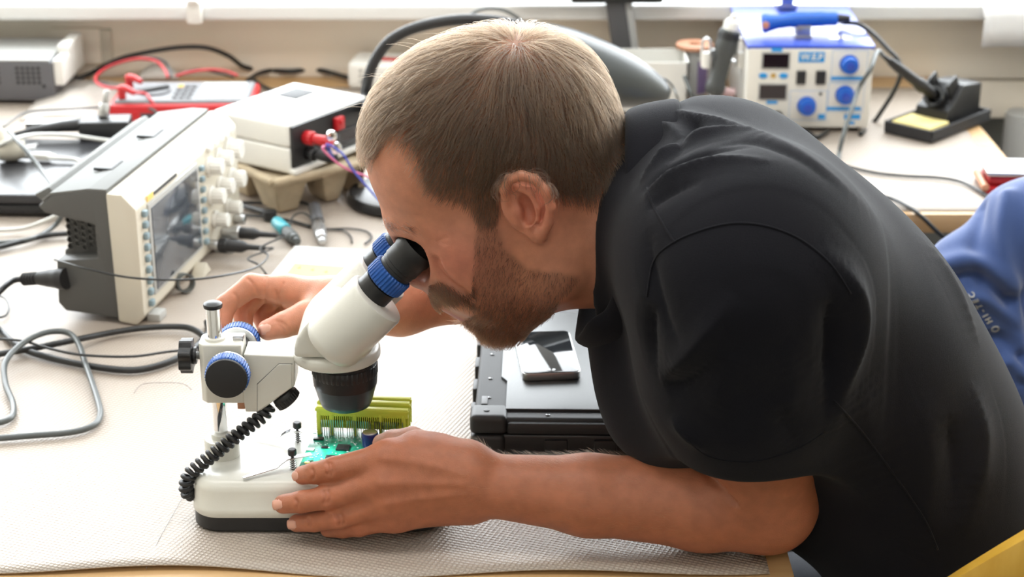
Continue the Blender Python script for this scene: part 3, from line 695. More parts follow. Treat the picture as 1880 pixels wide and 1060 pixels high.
def connector(u0, v0, u1, v1, label, m1, m2):
    a, c = onz(u0, v0, .760), onz(u1, v1, .758); t = thing('bnc_connector', label, 'connector', (a.x, a.y, TZ), group='loose probe connectors')
    d = c - a; L = d.length; mx = frame((0, 0, a.z - TZ), d)
    b = MB(); b.cyl(.0085, 0, L * .45, 18, .0015, mx); obj('grip', b, m1, t)
    b = MB(); b.cyl(.0072, L * .45, L * .9, 18, .001, mx); b.gear(.0082, L * .55, L * .78, 14, .08, mx); b.cyl(.005, L * .9, L, 16, .0008, mx); obj('collar', b, m2, t)
M['teal'] = mat('teal_band', (.05, .35, .42), .35)
connector(508, 408, 546, 444, 'probe connector with a teal band lying in front of the pulp tray', 'teal', 'cable_grey')
connector(577, 380, 592, 445, 'steel probe connector lying right of the teal banded one', 'grey_dark', 'steel')
t = thing('probe_clip', 'black probe clip lying left of the loose connectors', 'clip', onz(496, 404, TZ), R(20))
b = MB(); b.cyl(.009, 0, .014, 18, .002, TRS((0, 0, 0))); b.tube([(-.004, .01, .008), (-.018, .04, .006), (-.030, .062, .005)], [.005, .004, .002], 10); obj('body', b, 'rubber', t)
# ---- flat clear box with a yellow label
A, B_, C_, D_ = onz(487, 512, .762), onz(640, 522, .762), onz(680, 452, .762), onz(522, 448, .762)
t = thing('sample_box', 'flat pale plastic box with a yellow label behind the hand', 'box', (A.x, A.y, TZ), math.atan2((B_ - A).y, (B_ - A).x))
bw = (B_ - A).length; bd = (D_ - A).length
b = MB(); b.box2((0, 0, 0), (bw, bd, .007), .003); b.box2((.002, .002, .0072), (bw - .002, bd - .002, .012), .003); obj('case', b, mat('pale_plastic', (.66, .67, .66), .3), t)
b = MB(); b.box2((.02, .012, .0119), (bw - .012, bd * .46, .0124)); obj('label', b, 'label_yellow', t)
b = MB()
for k in range(3): b.box((.001, .006, .0006), (.03 + k * .018, bd * .36 - k * .004, .0126)); b.box((.004, .001, .0006), (.03 + k * .018, bd * .36 - k * .004 - .003, .0126))
obj('label_print', b, 'grey_dark', t)
b = MB()
for k in range(6): b.box((.005, .002, .0006), (.05 + k * .010, bd * .66, .0122))
obj('lid_print', b, 'grey_light', t)
# ================================================================== right side: soldering corner
# ---- soldering station
SX0, SX1, SYF = .355, .546, 2.648
st = thing('soldering_station', 'white and blue soldering station with three blue knobs on the back bench', 'soldering station', (SX0, SYF, TZ), R(-1))
WS, DS, HS = SX1 - SX0, .285, .133
b = MB(); b.box2((0, .003, .006), (WS, DS, HS), .003); obj('case', b, 'white', st)
b = MB(); b.box2((-.001, .001, HS - .004), (WS + .001, DS + .001, HS + .002), .002); obj('top_cover', b, 'blue_metal', st)
M['panel'] = mat('panel_off_white', (.72, .70, .64), .5)
b = MB(); b.box2((.002, -.001, .008), (WS - .002, .004, HS - .003), .001); obj('front_panel', b, 'panel', st)
def fx(u): return (u - 1367) / (1602 - 1367) * WS
def fz(v): return HS - (v - 88) / (232 - 88) * (HS - .006)
def fbox(u0, v0, u1, v1, y0=-.0016, y1=.0, bev=0.0):
    b = MB(); b.box2((fx(u0), y0, fz(v1)), (fx(u1), y1, fz(v0)), bev); return b
for (u0, v0, u1, v1) in ((1396, 99, 1444, 124), (1393, 154, 1442, 179)):
    b = fbox(u0 - 3, v0 - 3, u1 + 3, v1 + 3, -.0025, 0, .0005); bz = obj('display_bezel', b, 'grey_light', st)
    b = fbox(u0, v0, u1, v1, -.003, -.001); obj('display', b, 'lcd', bz)
for (u0, v0, u1, v1) in ((1411, 90, 1431, 96), (1462, 96, 1510, 114), (1407, 182, 1427, 188), (1524, 139, 1587, 145), (1520, 193, 1584, 199), (1505, 206, 1518, 215), (1554, 206, 1584, 215), (1565, 219, 1574, 224)):
    obj('blue_marking', fbox(u0, v0, u1, v1, -.0018, 0), 'blue_print', st)
bm = text_mesh('W.E.P', .0135, .0004, st.matrix_local @ Matrix.Identity(4) if False else Matrix.Translation((fx(1486), -.0021, fz(105))) @ Matrix.Rotation(R(90), 4, 'X'), True)
obj('lettering', bm, 'panel', st)
for (u0, v0, u1, v1) in ((1460, 129, 1477, 152), (1496, 129, 1514, 152)):
    b = fbox(u0, v0, u1, v1, -.006, 0, .0012); obj('switch', b, 'black', st)
for (u, v) in ((1398, 138), (1436, 138)):
    b = MB(); b.cyl(1, 0, 1, 20, .05, Matrix.Translation((fx(u), 0, fz(v))) @ Matrix.Rotation(R(90), 4, 'X') @ Matrix.Diagonal((.0066, .0042, .0025, 1))); obj('push_button', b, 'blue_print', st)
b = MB(); b.cyl(.004, 0, .0022, 16, .0005, frame((fx(1417), 0, fz(138)), (0, -1, 0))); obj('indicator', b, 'gold', st)
b = MB(); b.cyl(.0026, 0, .0022, 14, .0005, frame((fx(1507), 0, fz(170)), (0, -1, 0))); obj('indicator', b, 'black', st)
# thin frames printed around the knob groups
def frm(u0, v0, u1, v1, name):
    t_ = .6
    V = [(u0, v0), (u1, v0), (u1, v1), (u0, v1)]; inn = [(u0 + t_, v0 + t_), (u1 - t_, v0 + t_), (u1 - t_, v1 - t_), (u0 + t_, v1 - t_)]
    P = [(fx(u), -.0014, fz(v)) for u, v in V + inn]; b = MB(); b.raw(P, [(k, 4 + k, 4 + (k + 1) % 4, (k + 1) % 4) for k in range(4)]); obj(name, b, 'blue_print', st)
for q in ((1524, 93, 1590, 148), (1521, 150, 1588, 202), (1450, 164, 1520, 217)): frm(*q, 'printed_frame')
for (u, v) in ((1556, 117), (1552, 171), (1482, 191)):
    mx = frame((fx(u), -.001, fz(v)), (0, -1, 0))
    b = MB(); b.cyl(.0145, 0, .003, 32, .001, mx); b.gear(.0128, .003, .016, 18, .07, mx, .0015); k_ = obj('knob', b, 'blue_knob', st)
    b = MB(); b.cyl(.0066, .015, .0185, 20, .001, mx); obj('knob_cap', b, 'blue_metal', k_)
for (u, v, m_) in ((1390, 205, 'grey_dark'), (1428, 210, 'black')):
    mx = frame((fx(u), -.001, fz(v)), (0, -1, 0))
    b = MB(); b.cyl(.009, 0, .007, 24, .001, mx); b.cyl(.0075, .007, .022, 20, .0015, mx); obj('plug', b, m_, st)
for (u, v) in ((1375, 205), (1406, 205)):
    b = MB(); b.cyl(.0022, 0, .002, 12, .0004, frame((fx(u), -.001, fz(v)), (0, -1, 0))); obj('screw', b, 'steel', st)
# sticker and bracket on top
b = MB(); b.prism([(0, 0), (.03, -.006), (.04, .012), (.012, .02)], HS + .0018, HS + .0024, TRS((.128, .045, 0))); obj('sticker', b, mat('pale_sticker', (.45, .42, .40), .25, .4), st)
b = MB(); b.box2((.072, .235, HS + .001), (.104, .268, HS + .012), .001); b.box2((.078, .234, HS + .012), (.098, .24, HS + .03), .001); obj('rear_bracket', b, 'steel', st)
for fx_ in (.02, WS - .02):
    for fy_ in (.02, DS - .02):
        b = MB(); b.cyl(.009, 0, .007, 14, .001, TRS((fx_, fy_, 0))); obj('foot', b, 'rubber', st)
# ---- blue tool handle resting across the top
STM = BASE[st.name]
q = STM @ Vector((.088, .055, HS + .002))
h = thing('desoldering_tool', 'blue soldering tool handle resting in a holder across the top of the station', 'tool handle', q, R(2))
b = MB(); b.box2((-.012, -.012, 0), (.014, .012, .004), .001); b.box2((-.010, -.010, .003), (.012, -.005, .020), .001); b.box2((-.010, .005, .003), (.012, .010, .020), .001); obj('holder', b, 'steel', h)
b = MB(); b.tube(spline([(.052, 0, .028), (.030, 0, .028), (0, 0, .0275), (-.020, 0, .0265), (-.038, 0, .024), (-.056, 0, .022), (-.062, 0, .0215)], 4), [.0105] * 4 + [.0115] * 4 + [.012] * 4 + [.011] * 4 + [.0105, .0115, .0125, .0135, .0145, .0148, .0145, .0135, .011], 18); obj('grip', b, 'blue_knob', h)
b = MB(); b.cyl(.0055, 0, .0022, 16, .0005, frame((-.0585, -.0128, .022), (-.2, -1, 0))); obj('end_badge', b, mat('orange_badge', (.6, .25, .15), .4), h)
b = MB(); b.tube([(.050, 0, .028), (.060, 0, .0285), (.072, 0, .0285)], [.008, .0062, .0045], 12); obj('cable_boot', b, 'rubber', h)
# ---- cables of the station
cable('tool_cable', 'dark cable looping from the blue handle down behind the right side of the station', [BASE[h.name] @ Vector((.070, 0, .0285)), ony(1545, 41, 2.76), ony(1575, 44, 2.74), ony(1603, 62, 2.72), ony(1630, 90, 2.70), ony(1650, 112, 2.69), ony(1654, 135, 2.69), ony(1640, 170, 2.70), ony(1618, 205, 2.70), ony(1598, 232, 2.70), onz(1580, 246, .754)], .0036, 'cable')
c1 = STM @ Vector((fx(1390), -.021, fz(205))); c2 = STM @ Vector((fx(1428), -.021, fz(210)))
cable('tool_cable', 'grey cable from the left socket of the station running down to the bench', [c1, c1 + Vector((.006, -.012, -.006)), onz(1420, 243, .770), onz(1448, 252, .758), onz(1480, 270, .754), onz(1515, 298, .754), onz(1545, 330, .754)], .0042, 'cable_grey')
cable('tool_cable', 'dark cable from the second socket of the station curling on the bench', [c2, c2 + Vector((.002, -.010, -.010)), onz(1442, 248, .756), onz(1475, 240, .755), onz(1498, 252, .754), onz(1512, 246, .754), onz(1520, 240, .754)], .0034, 'cable')
cable('tool_cable', 'dark green cable crossing the back bench to the red vise', [onz(1448, 250, .762), onz(1490, 272, .753), onz(1540, 300, .753), onz(1600, 316, .753), onz(1660, 323, .753), onz(1720, 326, .753), onz(1765, 334, .753), onz(1800, 352, .753), onz(1815, 362, .753)], .0024, 'cable')
cable('hanging_cable', 'black cable hanging over the front edge of the back bench by the blue jacket', [onz(1545, 322, .753), onz(1598, 353, .754), onz(1640, 366, .754), onz(1668, 380, .754), ony(1690, 396, 2.268), ony(1715, 420, 2.262), ony(1742, 445, 2.26), ony(1765, 478, 2.26), ony(1775, 530, 2.26)], .0030, 'cable')
# ---- iron stand
A, B_, C_ = onz(1648, 228, .765), onz(1712, 247, .765), onz(1820, 205, .765)
ang = math.atan2((C_ - B_).y, (C_ - B_).x); LX = (C_ - B_).length; LD = .085
ist = thing('soldering_iron_stand', 'black soldering iron stand with a yellow sponge in its tray', 'iron stand', (B_.x, B_.y, TZ), ang)
b = MB(); b.box2((0, 0, 0), (LX, LD, .012), .002)
for (lo, hi) in (((0, 0, .010), (LX, .004, .019)), ((0, LD - .004, .010), (LX, LD, .019)), ((0, 0, .010), (.004, LD, .019)), ((LX - .004, 0, .010), (LX, LD, .019))): b.box2(lo, hi, .001)
obj('tray', b, 'black_matte', ist)
b = MB(); b.box2((.006, .009, .010), (.062, LD - .009, .0205), .003, 3); obj('sponge', b, 'sponge', ist)
XZ = Matrix(((1, 0, 0, 0), (0, 0, -1, 0), (0, 1, 0, 0), (0, 0, 0, 1)))
b = MB(); b.prism([(.062, .012), (LX - .012, .012), (LX - .012, .062), (.105, .068), (.078, .040), (.064, .034)], -(LD - .014), -.014, XZ, .003)
obj('body', b, 'black', ist)
b = MB(); mx = frame((.066, LD / 2, .053), (1, 0, -.62)); b.lathe([(.011, 0), (.017, .0), (.0175, .006), (.013, .034), (.0, .034), (.009, .03), (.011, 0)], 20, mx); obj('holder_cone', b, 'black_gloss', ist)
b = MB(); b.box((.028, .004, .038), (.092, LD / 2 - .018, .060), (0, R(-28), 0), .001); b.box((.028, .004, .038), (.092, LD / 2 + .018, .060), (0, R(-28), 0), .001); obj('side_cheek', b, 'black', ist)
ISM = BASE[ist.name]
# ---- soldering iron sitting in the stand
e0 = ISM @ Vector((.078, LD / 2, .0475)); e1 = ony(1632, 111, e0.y - .03)
d = (e0 - e1)
iron = thing('soldering_iron', 'black soldering iron lying in its stand with the cable end up', 'soldering iron', e0)
L_ = d.length; mx = frame(e1 - e0, d)
b = MB(); b.lathe([(0, 0), (.005, 0), (.006, .004), (.0075, .02), (.0082, L_ * .55), (.0095, L_ * .60), (.0105, L_ * .63), (.0105, L_ * .70), (.0088, L_ * .74), (.008, L_ * .9), (0, L_ * .9)], 20, mx); obj('grip', b, 'rubber', iron)
b = MB(); b.lathe([(0, L_ * .86), (.005, L_ * .86), (.0045, L_ + .012), (.001, L_ + .03), (0, L_ + .03)], 16, mx); obj('barrel', b, 'steel', iron)
b = MB(); b.lathe([(0, -.014), (.003, -.014), (.0045, 0), (.0048, .008), (0, .008)], 14, mx); obj('cable_boot', b, 'rubber', iron)
dn = d.normalized()
cable('iron_cable', 'grey cable curving from the soldering iron down across the front of the station', [e1 - dn * .012, e1 - dn * .026, ony(1598, 128, e1.y - .05), ony(1578, 160, 2.60), ony(1562, 205, 2.56), ony(1548, 250, 2.53), ony(1540, 285, 2.52), onz(1538, 305, .754), onz(1545, 322, .754)], .0034, 'cable_grey')
# ---- dark rework gun hung upright in wire hooks
yg = 2.70
g0 = ony(1303, 200, yg); g1 = ony(1345, 40, yg)
gun = thing('desoldering_gun', 'dark grey ribbed tool handle with a white tip leaning upright left of the station', 'tool', Vector((g0.x, yg, TZ)))
o0 = Vector((g0.x, yg, TZ)); d = g1 - g0; L_ = d.length; dn = d.normalized(); mx = frame(g0 - o0, d)
M['gun'] = mat('gun_grey', (.055, .06, .06), .42)
b = MB(); b.lathe([(0, L_ * .17), (.0105, L_ * .17), (.0145, L_ * .20), (.0160, L_ * .25), (.0155, L_ * .30), (.0135, L_ * .33), (.0138, L_ * .60), (.0165, L_ * .66), (.0180, L_ * .72), (.0165, L_ * .80), (.0150, L_ * .90), (.012, L_ * .92), (0, L_ * .92)], 24, mx); obj('grip', b, 'gun', gun)
b = MB(); b.cyl(.0055, -.02, L_ * .19, 18, .001, mx); b.cyl(.0075, L_ * .10, L_ * .17, 18, .001, mx); obj('nozzle', b, 'steel', gun)
b = MB(); b.lathe([(0, L_ * .90), (.0125, L_ * .90), (.0125, L_ * .99), (.009, L_ * 1.02), (.006, L_ * 1.03), (.005, L_ * 1.08), (0, L_ * 1.085)], 20, mx); obj('tip_cap', b, 'white', gun)
b = MB()
for k in range(3): b.lathe([(.0135, L_ * (.82 + k * .025)), (.0172, L_ * (.82 + k * .025)), (.0172, L_ * (.83 + k * .025)), (.0135, L_ * (.83 + k * .025))], 24, mx)
obj('grip_rings', b, 'black_matte', gun)
hk = thing('wire_hook_stand', 'bright wire hook stand holding the dark tool upright', 'stand', Vector((g0.x + .004, yg + .034, TZ)))
o1 = Vector((g0.x + .004, yg + .034, TZ))
b = MB(); b.box2((-.03, -.02, 0), (.05, .03, .006), .002); b.box2((-.004, .008, .004), (.020, .014, .105), .001); obj('base', b, 'steel', hk)
for (u, v, w2) in ((1297, 70, 8), (1360, 72, 7)):
    pts = [ony(u - w2, 122, yg + .005), ony(u - w2, 90, yg + .005), ony(u - w2 * .8, 76, yg + .005), ony(u, 71, yg + .005), ony(u + w2 * .8, 76, yg + .005), ony(u + w2, 90, yg + .005), ony(u + w2, 122, yg + .005)]
    b = MB(); b.tube(spline([p - o1 for p in pts], 6), .0025, 10); hook = obj('hook', b, 'chrome', hk)
    b = MB(); b.tube([p - o1 for p in (ony(u, 96, yg + .001), ony(u - 1, 124, yg + .001))], .0062, 14); obj('sleeve', b, 'white', hook)
    q = ony(u, 118, yg + .005) - o1
    b = MB(); b.tube([q, Vector((q.x * .5 + .004, .011, q.z)), Vector((.008, .011, q.z))], .0022, 8); obj('arm', b, 'steel', hook)
# ---- white box, copper spool, small roll
p0, p1 = onz(1146, 190, TZ), onz(1256, 190, TZ)
wb = thing('white_box', 'open white cardboard box behind the lamp shade', 'box', (p0.x - .02, 2.75, TZ))
bw = p1.x - p0.x + .02; bh = .082
b = MB()
b.box2((0, 0, 0), (bw, .09, .003)); b.box2((0, 0, 0), (bw, .003, bh)); b.box2((0, .087, 0), (bw, .09, bh)); b.box2((0, 0, 0), (.003, .09, bh)); b.box2((bw - .003, 0, 0), (bw, .09, bh))
obj('body', b, 'white', wb)
p = onz(1274, 192, TZ)
sp = thing('solder_spool', 'copper coloured spool with a purple label between the white box and the tool', 'spool', (p.x + .002, 2.84, TZ))
b = MB(); b.cyl(.027, 0, .004, 32, .001); obj('lower_flange', b, 'copper', sp)
b = MB(); b.lathe([(.010, .084), (.030, .084), (.031, .087), (.030, .090), (.010, .090), (.010, .084)], 32); obj('upper_flange', b, 'copper', sp)
b = MB(); b.cyl(.022, .003, .085, 32); obj('winding', b, M['grey_light'], sp)
a_ = [(.0224 * math.cos(R(t_)), .0224 * math.sin(R(t_))) for t_ in range(-80, 60, 7)]
V = [(x, y, .012) for x, y in a_] + [(x, y, .066) for x, y in a_]; n_ = len(a_)
b = MB(); b.raw(V, [(k, k + 1, n_ + k + 1, n_ + k) for k in range(n_ - 1)]); obj('label_band', b, 'purple', sp)
p = onz(1348, 192, TZ)
rl = thing('tape_roll', 'small pink and white roll lying between the tool and the station', 'roll', (p.x - .003, p.y - .0, TZ), R(20))
b = MB(); b.lathe([(.004, -.012), (.013, -.012), (.013, .012), (.004, .012), (.004, -.012)], 24, frame((0, 0, .013), (.4, -1, .0))); obj('roll', b, mat('pink_film', (.60, .38, .36), .4), rl)
b = MB(); b.lathe([(.0115, -.03), (.0118, -.03), (.0118, -.011), (.0115, -.011), (.0115, -.03)], 20, frame((0, 0, .013), (.4, -1, .0))); obj('wrapper', b, 'white', rl)
cable('grey_cable', 'grey cable standing between the white box and the copper spool', [ony(1256, 140, 2.72), ony(1262, 155, 2.71), ony(1272, 178, 2.70), onz(1290, 205, .754), onz(1310, 215, .754)], .003, 'cable_grey')
cable('thin_cable', 'thin grey wire curling off the tip of the lamp shade', [ony(1205, 145, 2.55), ony(1222, 146, 2.55), ony(1236, 160, 2.55), ony(1245, 185, 2.55), onz(1250, 215, .753)], .0016, 'cable_grey')
# ---- monitor stand at the window, and the dark hood above the station
q = ony(1140, 92, 2.885); qt = ony(1117, -5, 2.885)
ms = thing('monitor', 'dark monitor on a slanting grey column in front of the window sill', 'monitor', (q.x + .01, 2.885, TZ))
o0 = Vector((q.x + .01, 2.885, TZ)); tz_ = ony(1100, 8, 2.885).z - TZ
b = MB(); b.cyl(.055, 0, .008, 40, .003, TRS((0, .018, 0))); obj('base', b, 'grey_dark', ms)
xb, xt = .006, ony(1121, 5, 2.885).x - o0.x
b = MB(); b.hull8([(xb - .020, .0, .006), (xb + .012, -.002, .006), (xb + .012, .03, .006), (xb - .02, .03, .006), (xt - .016, .0, tz_ + .05), (xt + .016, -.002, tz_ + .05), (xt + .016, .03, tz_ + .05), (xt - .016, .03, tz_ + .05)], .003, 3); obj('column', b, 'grey_dark', ms)
b = MB(); b.hull8([(xb + .012, .0, .006), (xb + .024, .006, .006), (xb + .024, .024, .006), (xb + .012, .028, .006), (xt + .016, .0, tz_ + .05), (xt + .028, .006, tz_ + .05), (xt + .028, .024, tz_ + .05), (xt + .016, .028, tz_ + .05)], .002, 2); obj('column_highlight', b, 'grey_light', ms)  # pale strip paints the highlight on the column's right side
zb = ony(1100, 4, 2.885).z - TZ
b = MB(); b.box2((xt - .065, -.012, zb), (xt + .085, .02, zb + .012), .005, 3); b.box2((xt - .16, -.02, zb + .011), (xt + .12, .012, zb + .24), .006, 3); obj('housing', b, 'black', ms)
b = MB(); b.box2((xt - .15, -.0215, zb + .022), (xt + .11, -.019, zb + .23)); obj('screen', b, 'screen', ms)
ql, qr = ony(1340, 6, 2.80), ony(1616, 6, 2.80)
zb = ony(1480, 12, 2.66).z + .0; cx = (ql.x + qr.x) / 2; rx = (qr.x - ql.x) / 2
hood = thing('fume_hood', 'black rounded hood hanging above the soldering station', 'hood', (cx, 2.80, zb + .004))
b = MB(); b.lathe([(0, 0), (rx * .8, .0), (rx * .95, .004), (rx, .012), (rx * .97, .03), (rx * .75, .07), (.03, .10), (0, .102)], 44, TRS((0, 0, 0), (0, 0, 0), (1, .55, 1))); obj('shell', b, 'black', hood)
b = MB(); b.tube(spline([(0, .02, .095), (0, .05, .2), (.0, .10, .34), (0, .20, .42), (0, .31, .44)], 6), .012, 14); obj('arm', b, 'grey_dark', hood)
# ---- red vise at the bench corner
p = onz(1822, 352, TZ)
v = thing('bench_vise', 'red bench vise with grey steel jaws at the corner of the back bench', 'vise', (.688, 2.385, TZ), R(-4))
b = MB(); b.box2((-.035, -.04, 0), (.04, .04, .010), .003); b.hull8([(-.026, -.03, .006), (.034, -.03, .008), (.034, .03, .008), (-.026, .03, .008), (-.018, -.02, .014), (.07, -.02, .014), (.07, .02, .014), (-.018, .02, .014)], .002); b.box2((-.028, -.03, .012), (.10, .03, .026), .003); obj('body', b, 'red_dark', v)
b = MB(); b.box2((-.032, -.034, .025), (.11, .034, .031), .002); obj('jaw', b, 'steel', v)
b = MB(); b.cyl(.006, -.10, .05, 16, .001, frame((.03, 0, -.0), (0, 0, 1))) if False else b.cyl(.0055, -.04, .03, 16, .001, frame((-.034, -.0, .010), (0, 1, 0))); obj('screw', b, 'copper', v)

# ---- rugged laptop and phone
A, B_, C_ = onz(862, 768, .795), onz(1240, 772, .795), onz(866, 580, .795)
rl_ = thing('rugged_laptop', 'closed black rugged laptop with rubber corners lying beside the microscope', 'laptop', (A.x, A.y, TZ), R(-1.2))
LW, LDp, LH = .288, .285, .047
b = MB(); b.box2((.004, .004, .003), (LW - .004, LDp, .026), .004, 3); obj('base', b, 'black', rl_)
M['lap_lid'] = mat('laptop_lid_black', (.02, .022, .024), .34, bump=.12, bscale=900)
b = MB(); b.box2((.004, .004, .0275), (LW - .004, LDp, LH - .004), .004, 3); obj('lid', b, 'black_matte', rl_)
b = MB(); b.prism([(.034, .020), (LW - .034, .020), (LW - .034, .085), (LW - .028, .095), (LW - .028, LDp - .02), (.028, LDp - .02), (.028, .095), (.034, .085)], LH - .006, LH - .0012, None, .0012, 2); obj('lid_panel', b, 'lap_lid', rl_)
for cx, cy in ((0, 0), (LW - .036, 0), (0, LDp - .03), (LW - .036, LDp - .03)):
    b = MB(); b.box2((cx, cy, .027), (cx + .036, cy + .03, LH - .0005), .006, 4); b.cyl(.003, LH - .002, LH + .0002, 12, .0005, TRS((cx + .016, cy + .014, 0))); obj('corner_bumper', b, 'rubber', rl_)
    b = MB(); b.box2((cx + .0005, cy + .0005, .0), (cx + .034, cy + .028, .026), .005, 3); obj('corner_foot', b, 'rubber', rl_)
b = MB(); b.box2((.036, -.0005, .028), (LW - .036, .012, .040), .003); obj('front_bumper', b, 'rubber', rl_)
for k, x0 in enumerate((.072, .120, .150, .180, .220)):
    b = MB(); b.box2((x0, .001, .008), (x0 + .022, .006, .021), .001); obj('port_cover', b, 'black', rl_)
for (sx, sy) in ((.017, .05), (.017, .095), (.017, .155), (.075, .012)):
    b = MB(); b.cyl(.0024, LH - .0045, LH - .0032, 12, .0004, TRS((sx, sy, 0))); obj('screw', b, 'black_gloss', rl_)
b = MB(); b.box2((.010, .034, LH - .0045), (.016, .052, LH - .0028), .0005); obj('latch', b, 'grey_dark', rl_)
for k in range(4):
    b = MB(); b.box2((-.001, .035 + k * .055, .012), (.006, .060 + k * .055, .034), .002); obj('side_cover', b, 'rubber', rl_)
b = MB(); n_ = 40
ring = [(.024 * math.cos(2 * math.pi * k / n_), .017 * math.sin(2 * math.pi * k / n_)) for k in range(n_)]
V = [(x, y, 0) for x, y in ring] + [(x * .94, y * .92, .0003) for x, y in ring] + [(x * .88, y * .84, 0) for x, y in ring]
b.raw(V, [(j * n_ + k, j * n_ + (k + 1) % n_, (j + 1) * n_ + (k + 1) % n_, (j + 1) * n_ + k) for j in range(2) for k in range(n_)], TRS((.158, .115, LH - .0011)))
obj('embossed_badge', b, 'lap_lid', rl_)
RLM = BASE[rl_.name]
zph = TZ + LH - .0012
pc = onz(1003, 650, zph + .006)
ph = thing('smartphone', 'black smartphone with a steel rim lying on the rugged laptop', 'phone', (pc.x, pc.y, zph), R(5))
b = MB(); b.prism([(-.029 + .007 * (1 - math.cos(t_)), 0) for t_ in ()] or [(sx * .0225 + .007 * math.cos(R(a_)), sy * .046 + .007 * math.sin(R(a_))) for (sx, sy, a0) in ((1, 1, 0), (-1, 1, 90), (-1, -1, 180), (1, -1, 270)) for a_ in range(a0, a0 + 91, 15)], .0003, .0082, None, .0008); obj('body', b, 'steel', ph)
b = MB(); b.prism([(sx * .0222 + .0065 * math.cos(R(a_)), sy * .0457 + .0065 * math.sin(R(a_))) for (sx, sy, a0) in ((1, 1, 0), (-1, 1, 90), (-1, -1, 180), (1, -1, 270)) for a_ in range(a0, a0 + 91, 15)], .008, .0090, None, .0003); obj('screen_glass', b, mat('phone_glass', (.006, .007, .009), .04), ph)
b = MB(); b.cyl(.0045, .0089, .0092, 24, .0001, TRS((0, -.0455, 0))); obj('home_button', b, 'black_gloss', ph)

# ---- chairs
def chair(name, label, loc, rz, seat_m, back_fn):
    t = thing(name, label, 'chair', loc, rz)
    b = MB(); b.box2((-.21, -.21, .435), (.21, .21, .46), .012, 3); obj('seat', b, seat_m, t)
    for sx in (-.18, .18):
        for sy in (-.18, .18):
            b = MB(); b.tube([(sx, sy, .44), (sx * 1.15, sy * 1.15, 0)], [.016, .012], 14); obj('leg', b, 'wood_yellow' if seat_m == 'wood_yellow' else 'grey_dark', t)
    back_fn(t); return t
# ---- yellow wooden chair the person sits on: bent backrest
def yb(t):
    # local +x is behind the sitter
    prof = []
    N_ = 28; V = []
    for i in range(N_ + 1):
        a = R(-80 + 160 * i / N_); e = abs(i / N_ - .5) * 2
        r0 = .245; x, y = r0 * math.cos(a) - .02, r0 * 1.02 * math.sin(a)
        zc = .765 + .15 * (1 - e ** 2.2); hh = .055 - .018 * e ** 2
        nx, ny = math.cos(a), math.sin(a)
        for (dn_, dz) in ((-.011, -hh), (.011, -hh), (.013, -hh * .5), (.013, hh * .6), (.008, hh), (-.006, hh), (-.011, hh * .6), (-.012, -hh * .5)): V.append((x + nx * dn_, y + ny * dn_, zc + dz))
    Fc = [(i * 8 + k, i * 8 + (k + 1) % 8, (i + 1) * 8 + (k + 1) % 8, (i + 1) * 8 + k) for i in range(N_) for k in range(8)] + [tuple(range(8))[::-1], tuple(N_ * 8 + k for k in range(8))]
    b = MB(); b.raw(V, Fc); bmesh.ops.recalc_face_normals(b.bm, faces=b.bm.faces); obj('backrest', b, 'wood_yellow', t, smooth=60)
    for sy in (-.15, .15):
        b = MB(); b.tube([(.17, sy, .45), (.175, sy * 1.05, .80)], [.014, .012], 12); obj('back_post', b, 'wood_yellow', t)
CH = Vector((.45, 1.44, 0))
chair('wooden_chair', 'yellow lacquered wooden chair with a bent backrest behind the seated person', CH, R(-35), 'wood_yellow', yb)
# ---- second chair with the blue jacket
JX, JY = .66, 1.98
def ob(t):
    b = MB(); b.prism([(-.12, .55), (.12, .55), (.12, .76), (.09, .79), (-.09, .79), (-.12, .76)], -.20, -.180, Matrix(((1, 0, 0, 0), (0, 0, 1, 0), (0, 1, 0, 0), (0, 0, 0, 1))), .006); obj('backrest', b, 'black', t)
    for sx in (-.12, .12):
        b = MB(); b.tube([(sx, -.19, .44), (sx, -.205, .56)], .012, 12); obj('back_post', b, 'grey_dark', t)
# ================================================================== stereo microscope
YM = 1.467
MO = Vector((-.264, YM, TZ))
mic = thing('microscope', 'white stereo microscope with blue focus rings on a chrome pillar', 'microscope', MO)
def mp(u, v, y=0.0): return ony(u, v, YM + y) - MO
def rrect(x0, x1, y0, y1, r, n=8):
    return [(cx + r * math.cos(R(a0 + 90 * k / n)), cy + r * math.sin(R(a0 + 90 * k / n))) for (cx, cy, a0) in ((x1 - r, y1 - r, 0), (x0 + r, y1 - r, 90), (x0 + r, y0 + r, 180), (x1 - r, y0 + r, 270)) for k in range(n + 1)]
BX0, BX1, BY0, BY1 = -.0235, .205, -.0575, .0585
def stack(levels, n=8):
    # rounded-rectangle loft: (inset, z)
    V = []; 
    for ins, z in levels:
        for x, y in rrect(BX0 + ins, BX1 - ins, BY0 + ins, BY1 - ins, .026 - ins * .6, n): V.append((x, y, z))
    m_ = len(V) // len(levels); Fc = [(j * m_ + k, j * m_ + (k + 1) % m_, (j + 1) * m_ + (k + 1) % m_, (j + 1) * m_ + k) for j in range(len(levels) - 1) for k in range(m_)]
    Fc += [tuple(range(m_))[::-1], tuple((len(levels) - 1) * m_ + k for k in range(m_))]
    b = MB(); b.raw(V, Fc); return b
obj('base', stack([(.001, .0155), (.0, .017), (.0005, .024), (.0014, .0255), (.002, .040), (.0035, .045), (.0065, .0485), (.010, .050), (.03, .0503)]), 'enamel', mic, smooth=50)
obj('base_skirt', stack([(.004, .0), (.001, .003), (.0012, .0155)]), 'black', mic)
b = MB(); b.lathe([(0, .049), (.0158, .049), (.0158, .066), (.0150, .0675), (.0095, .0680), (.0092, .0725), (.0078, .0735), (0, .0735)], 40); obj('pillar_socket', b, 'enamel', mic)
b = MB(); b.cyl(.0066, .07, .196, 32, .0008); obj('pillar', b, 'chrome', mic)
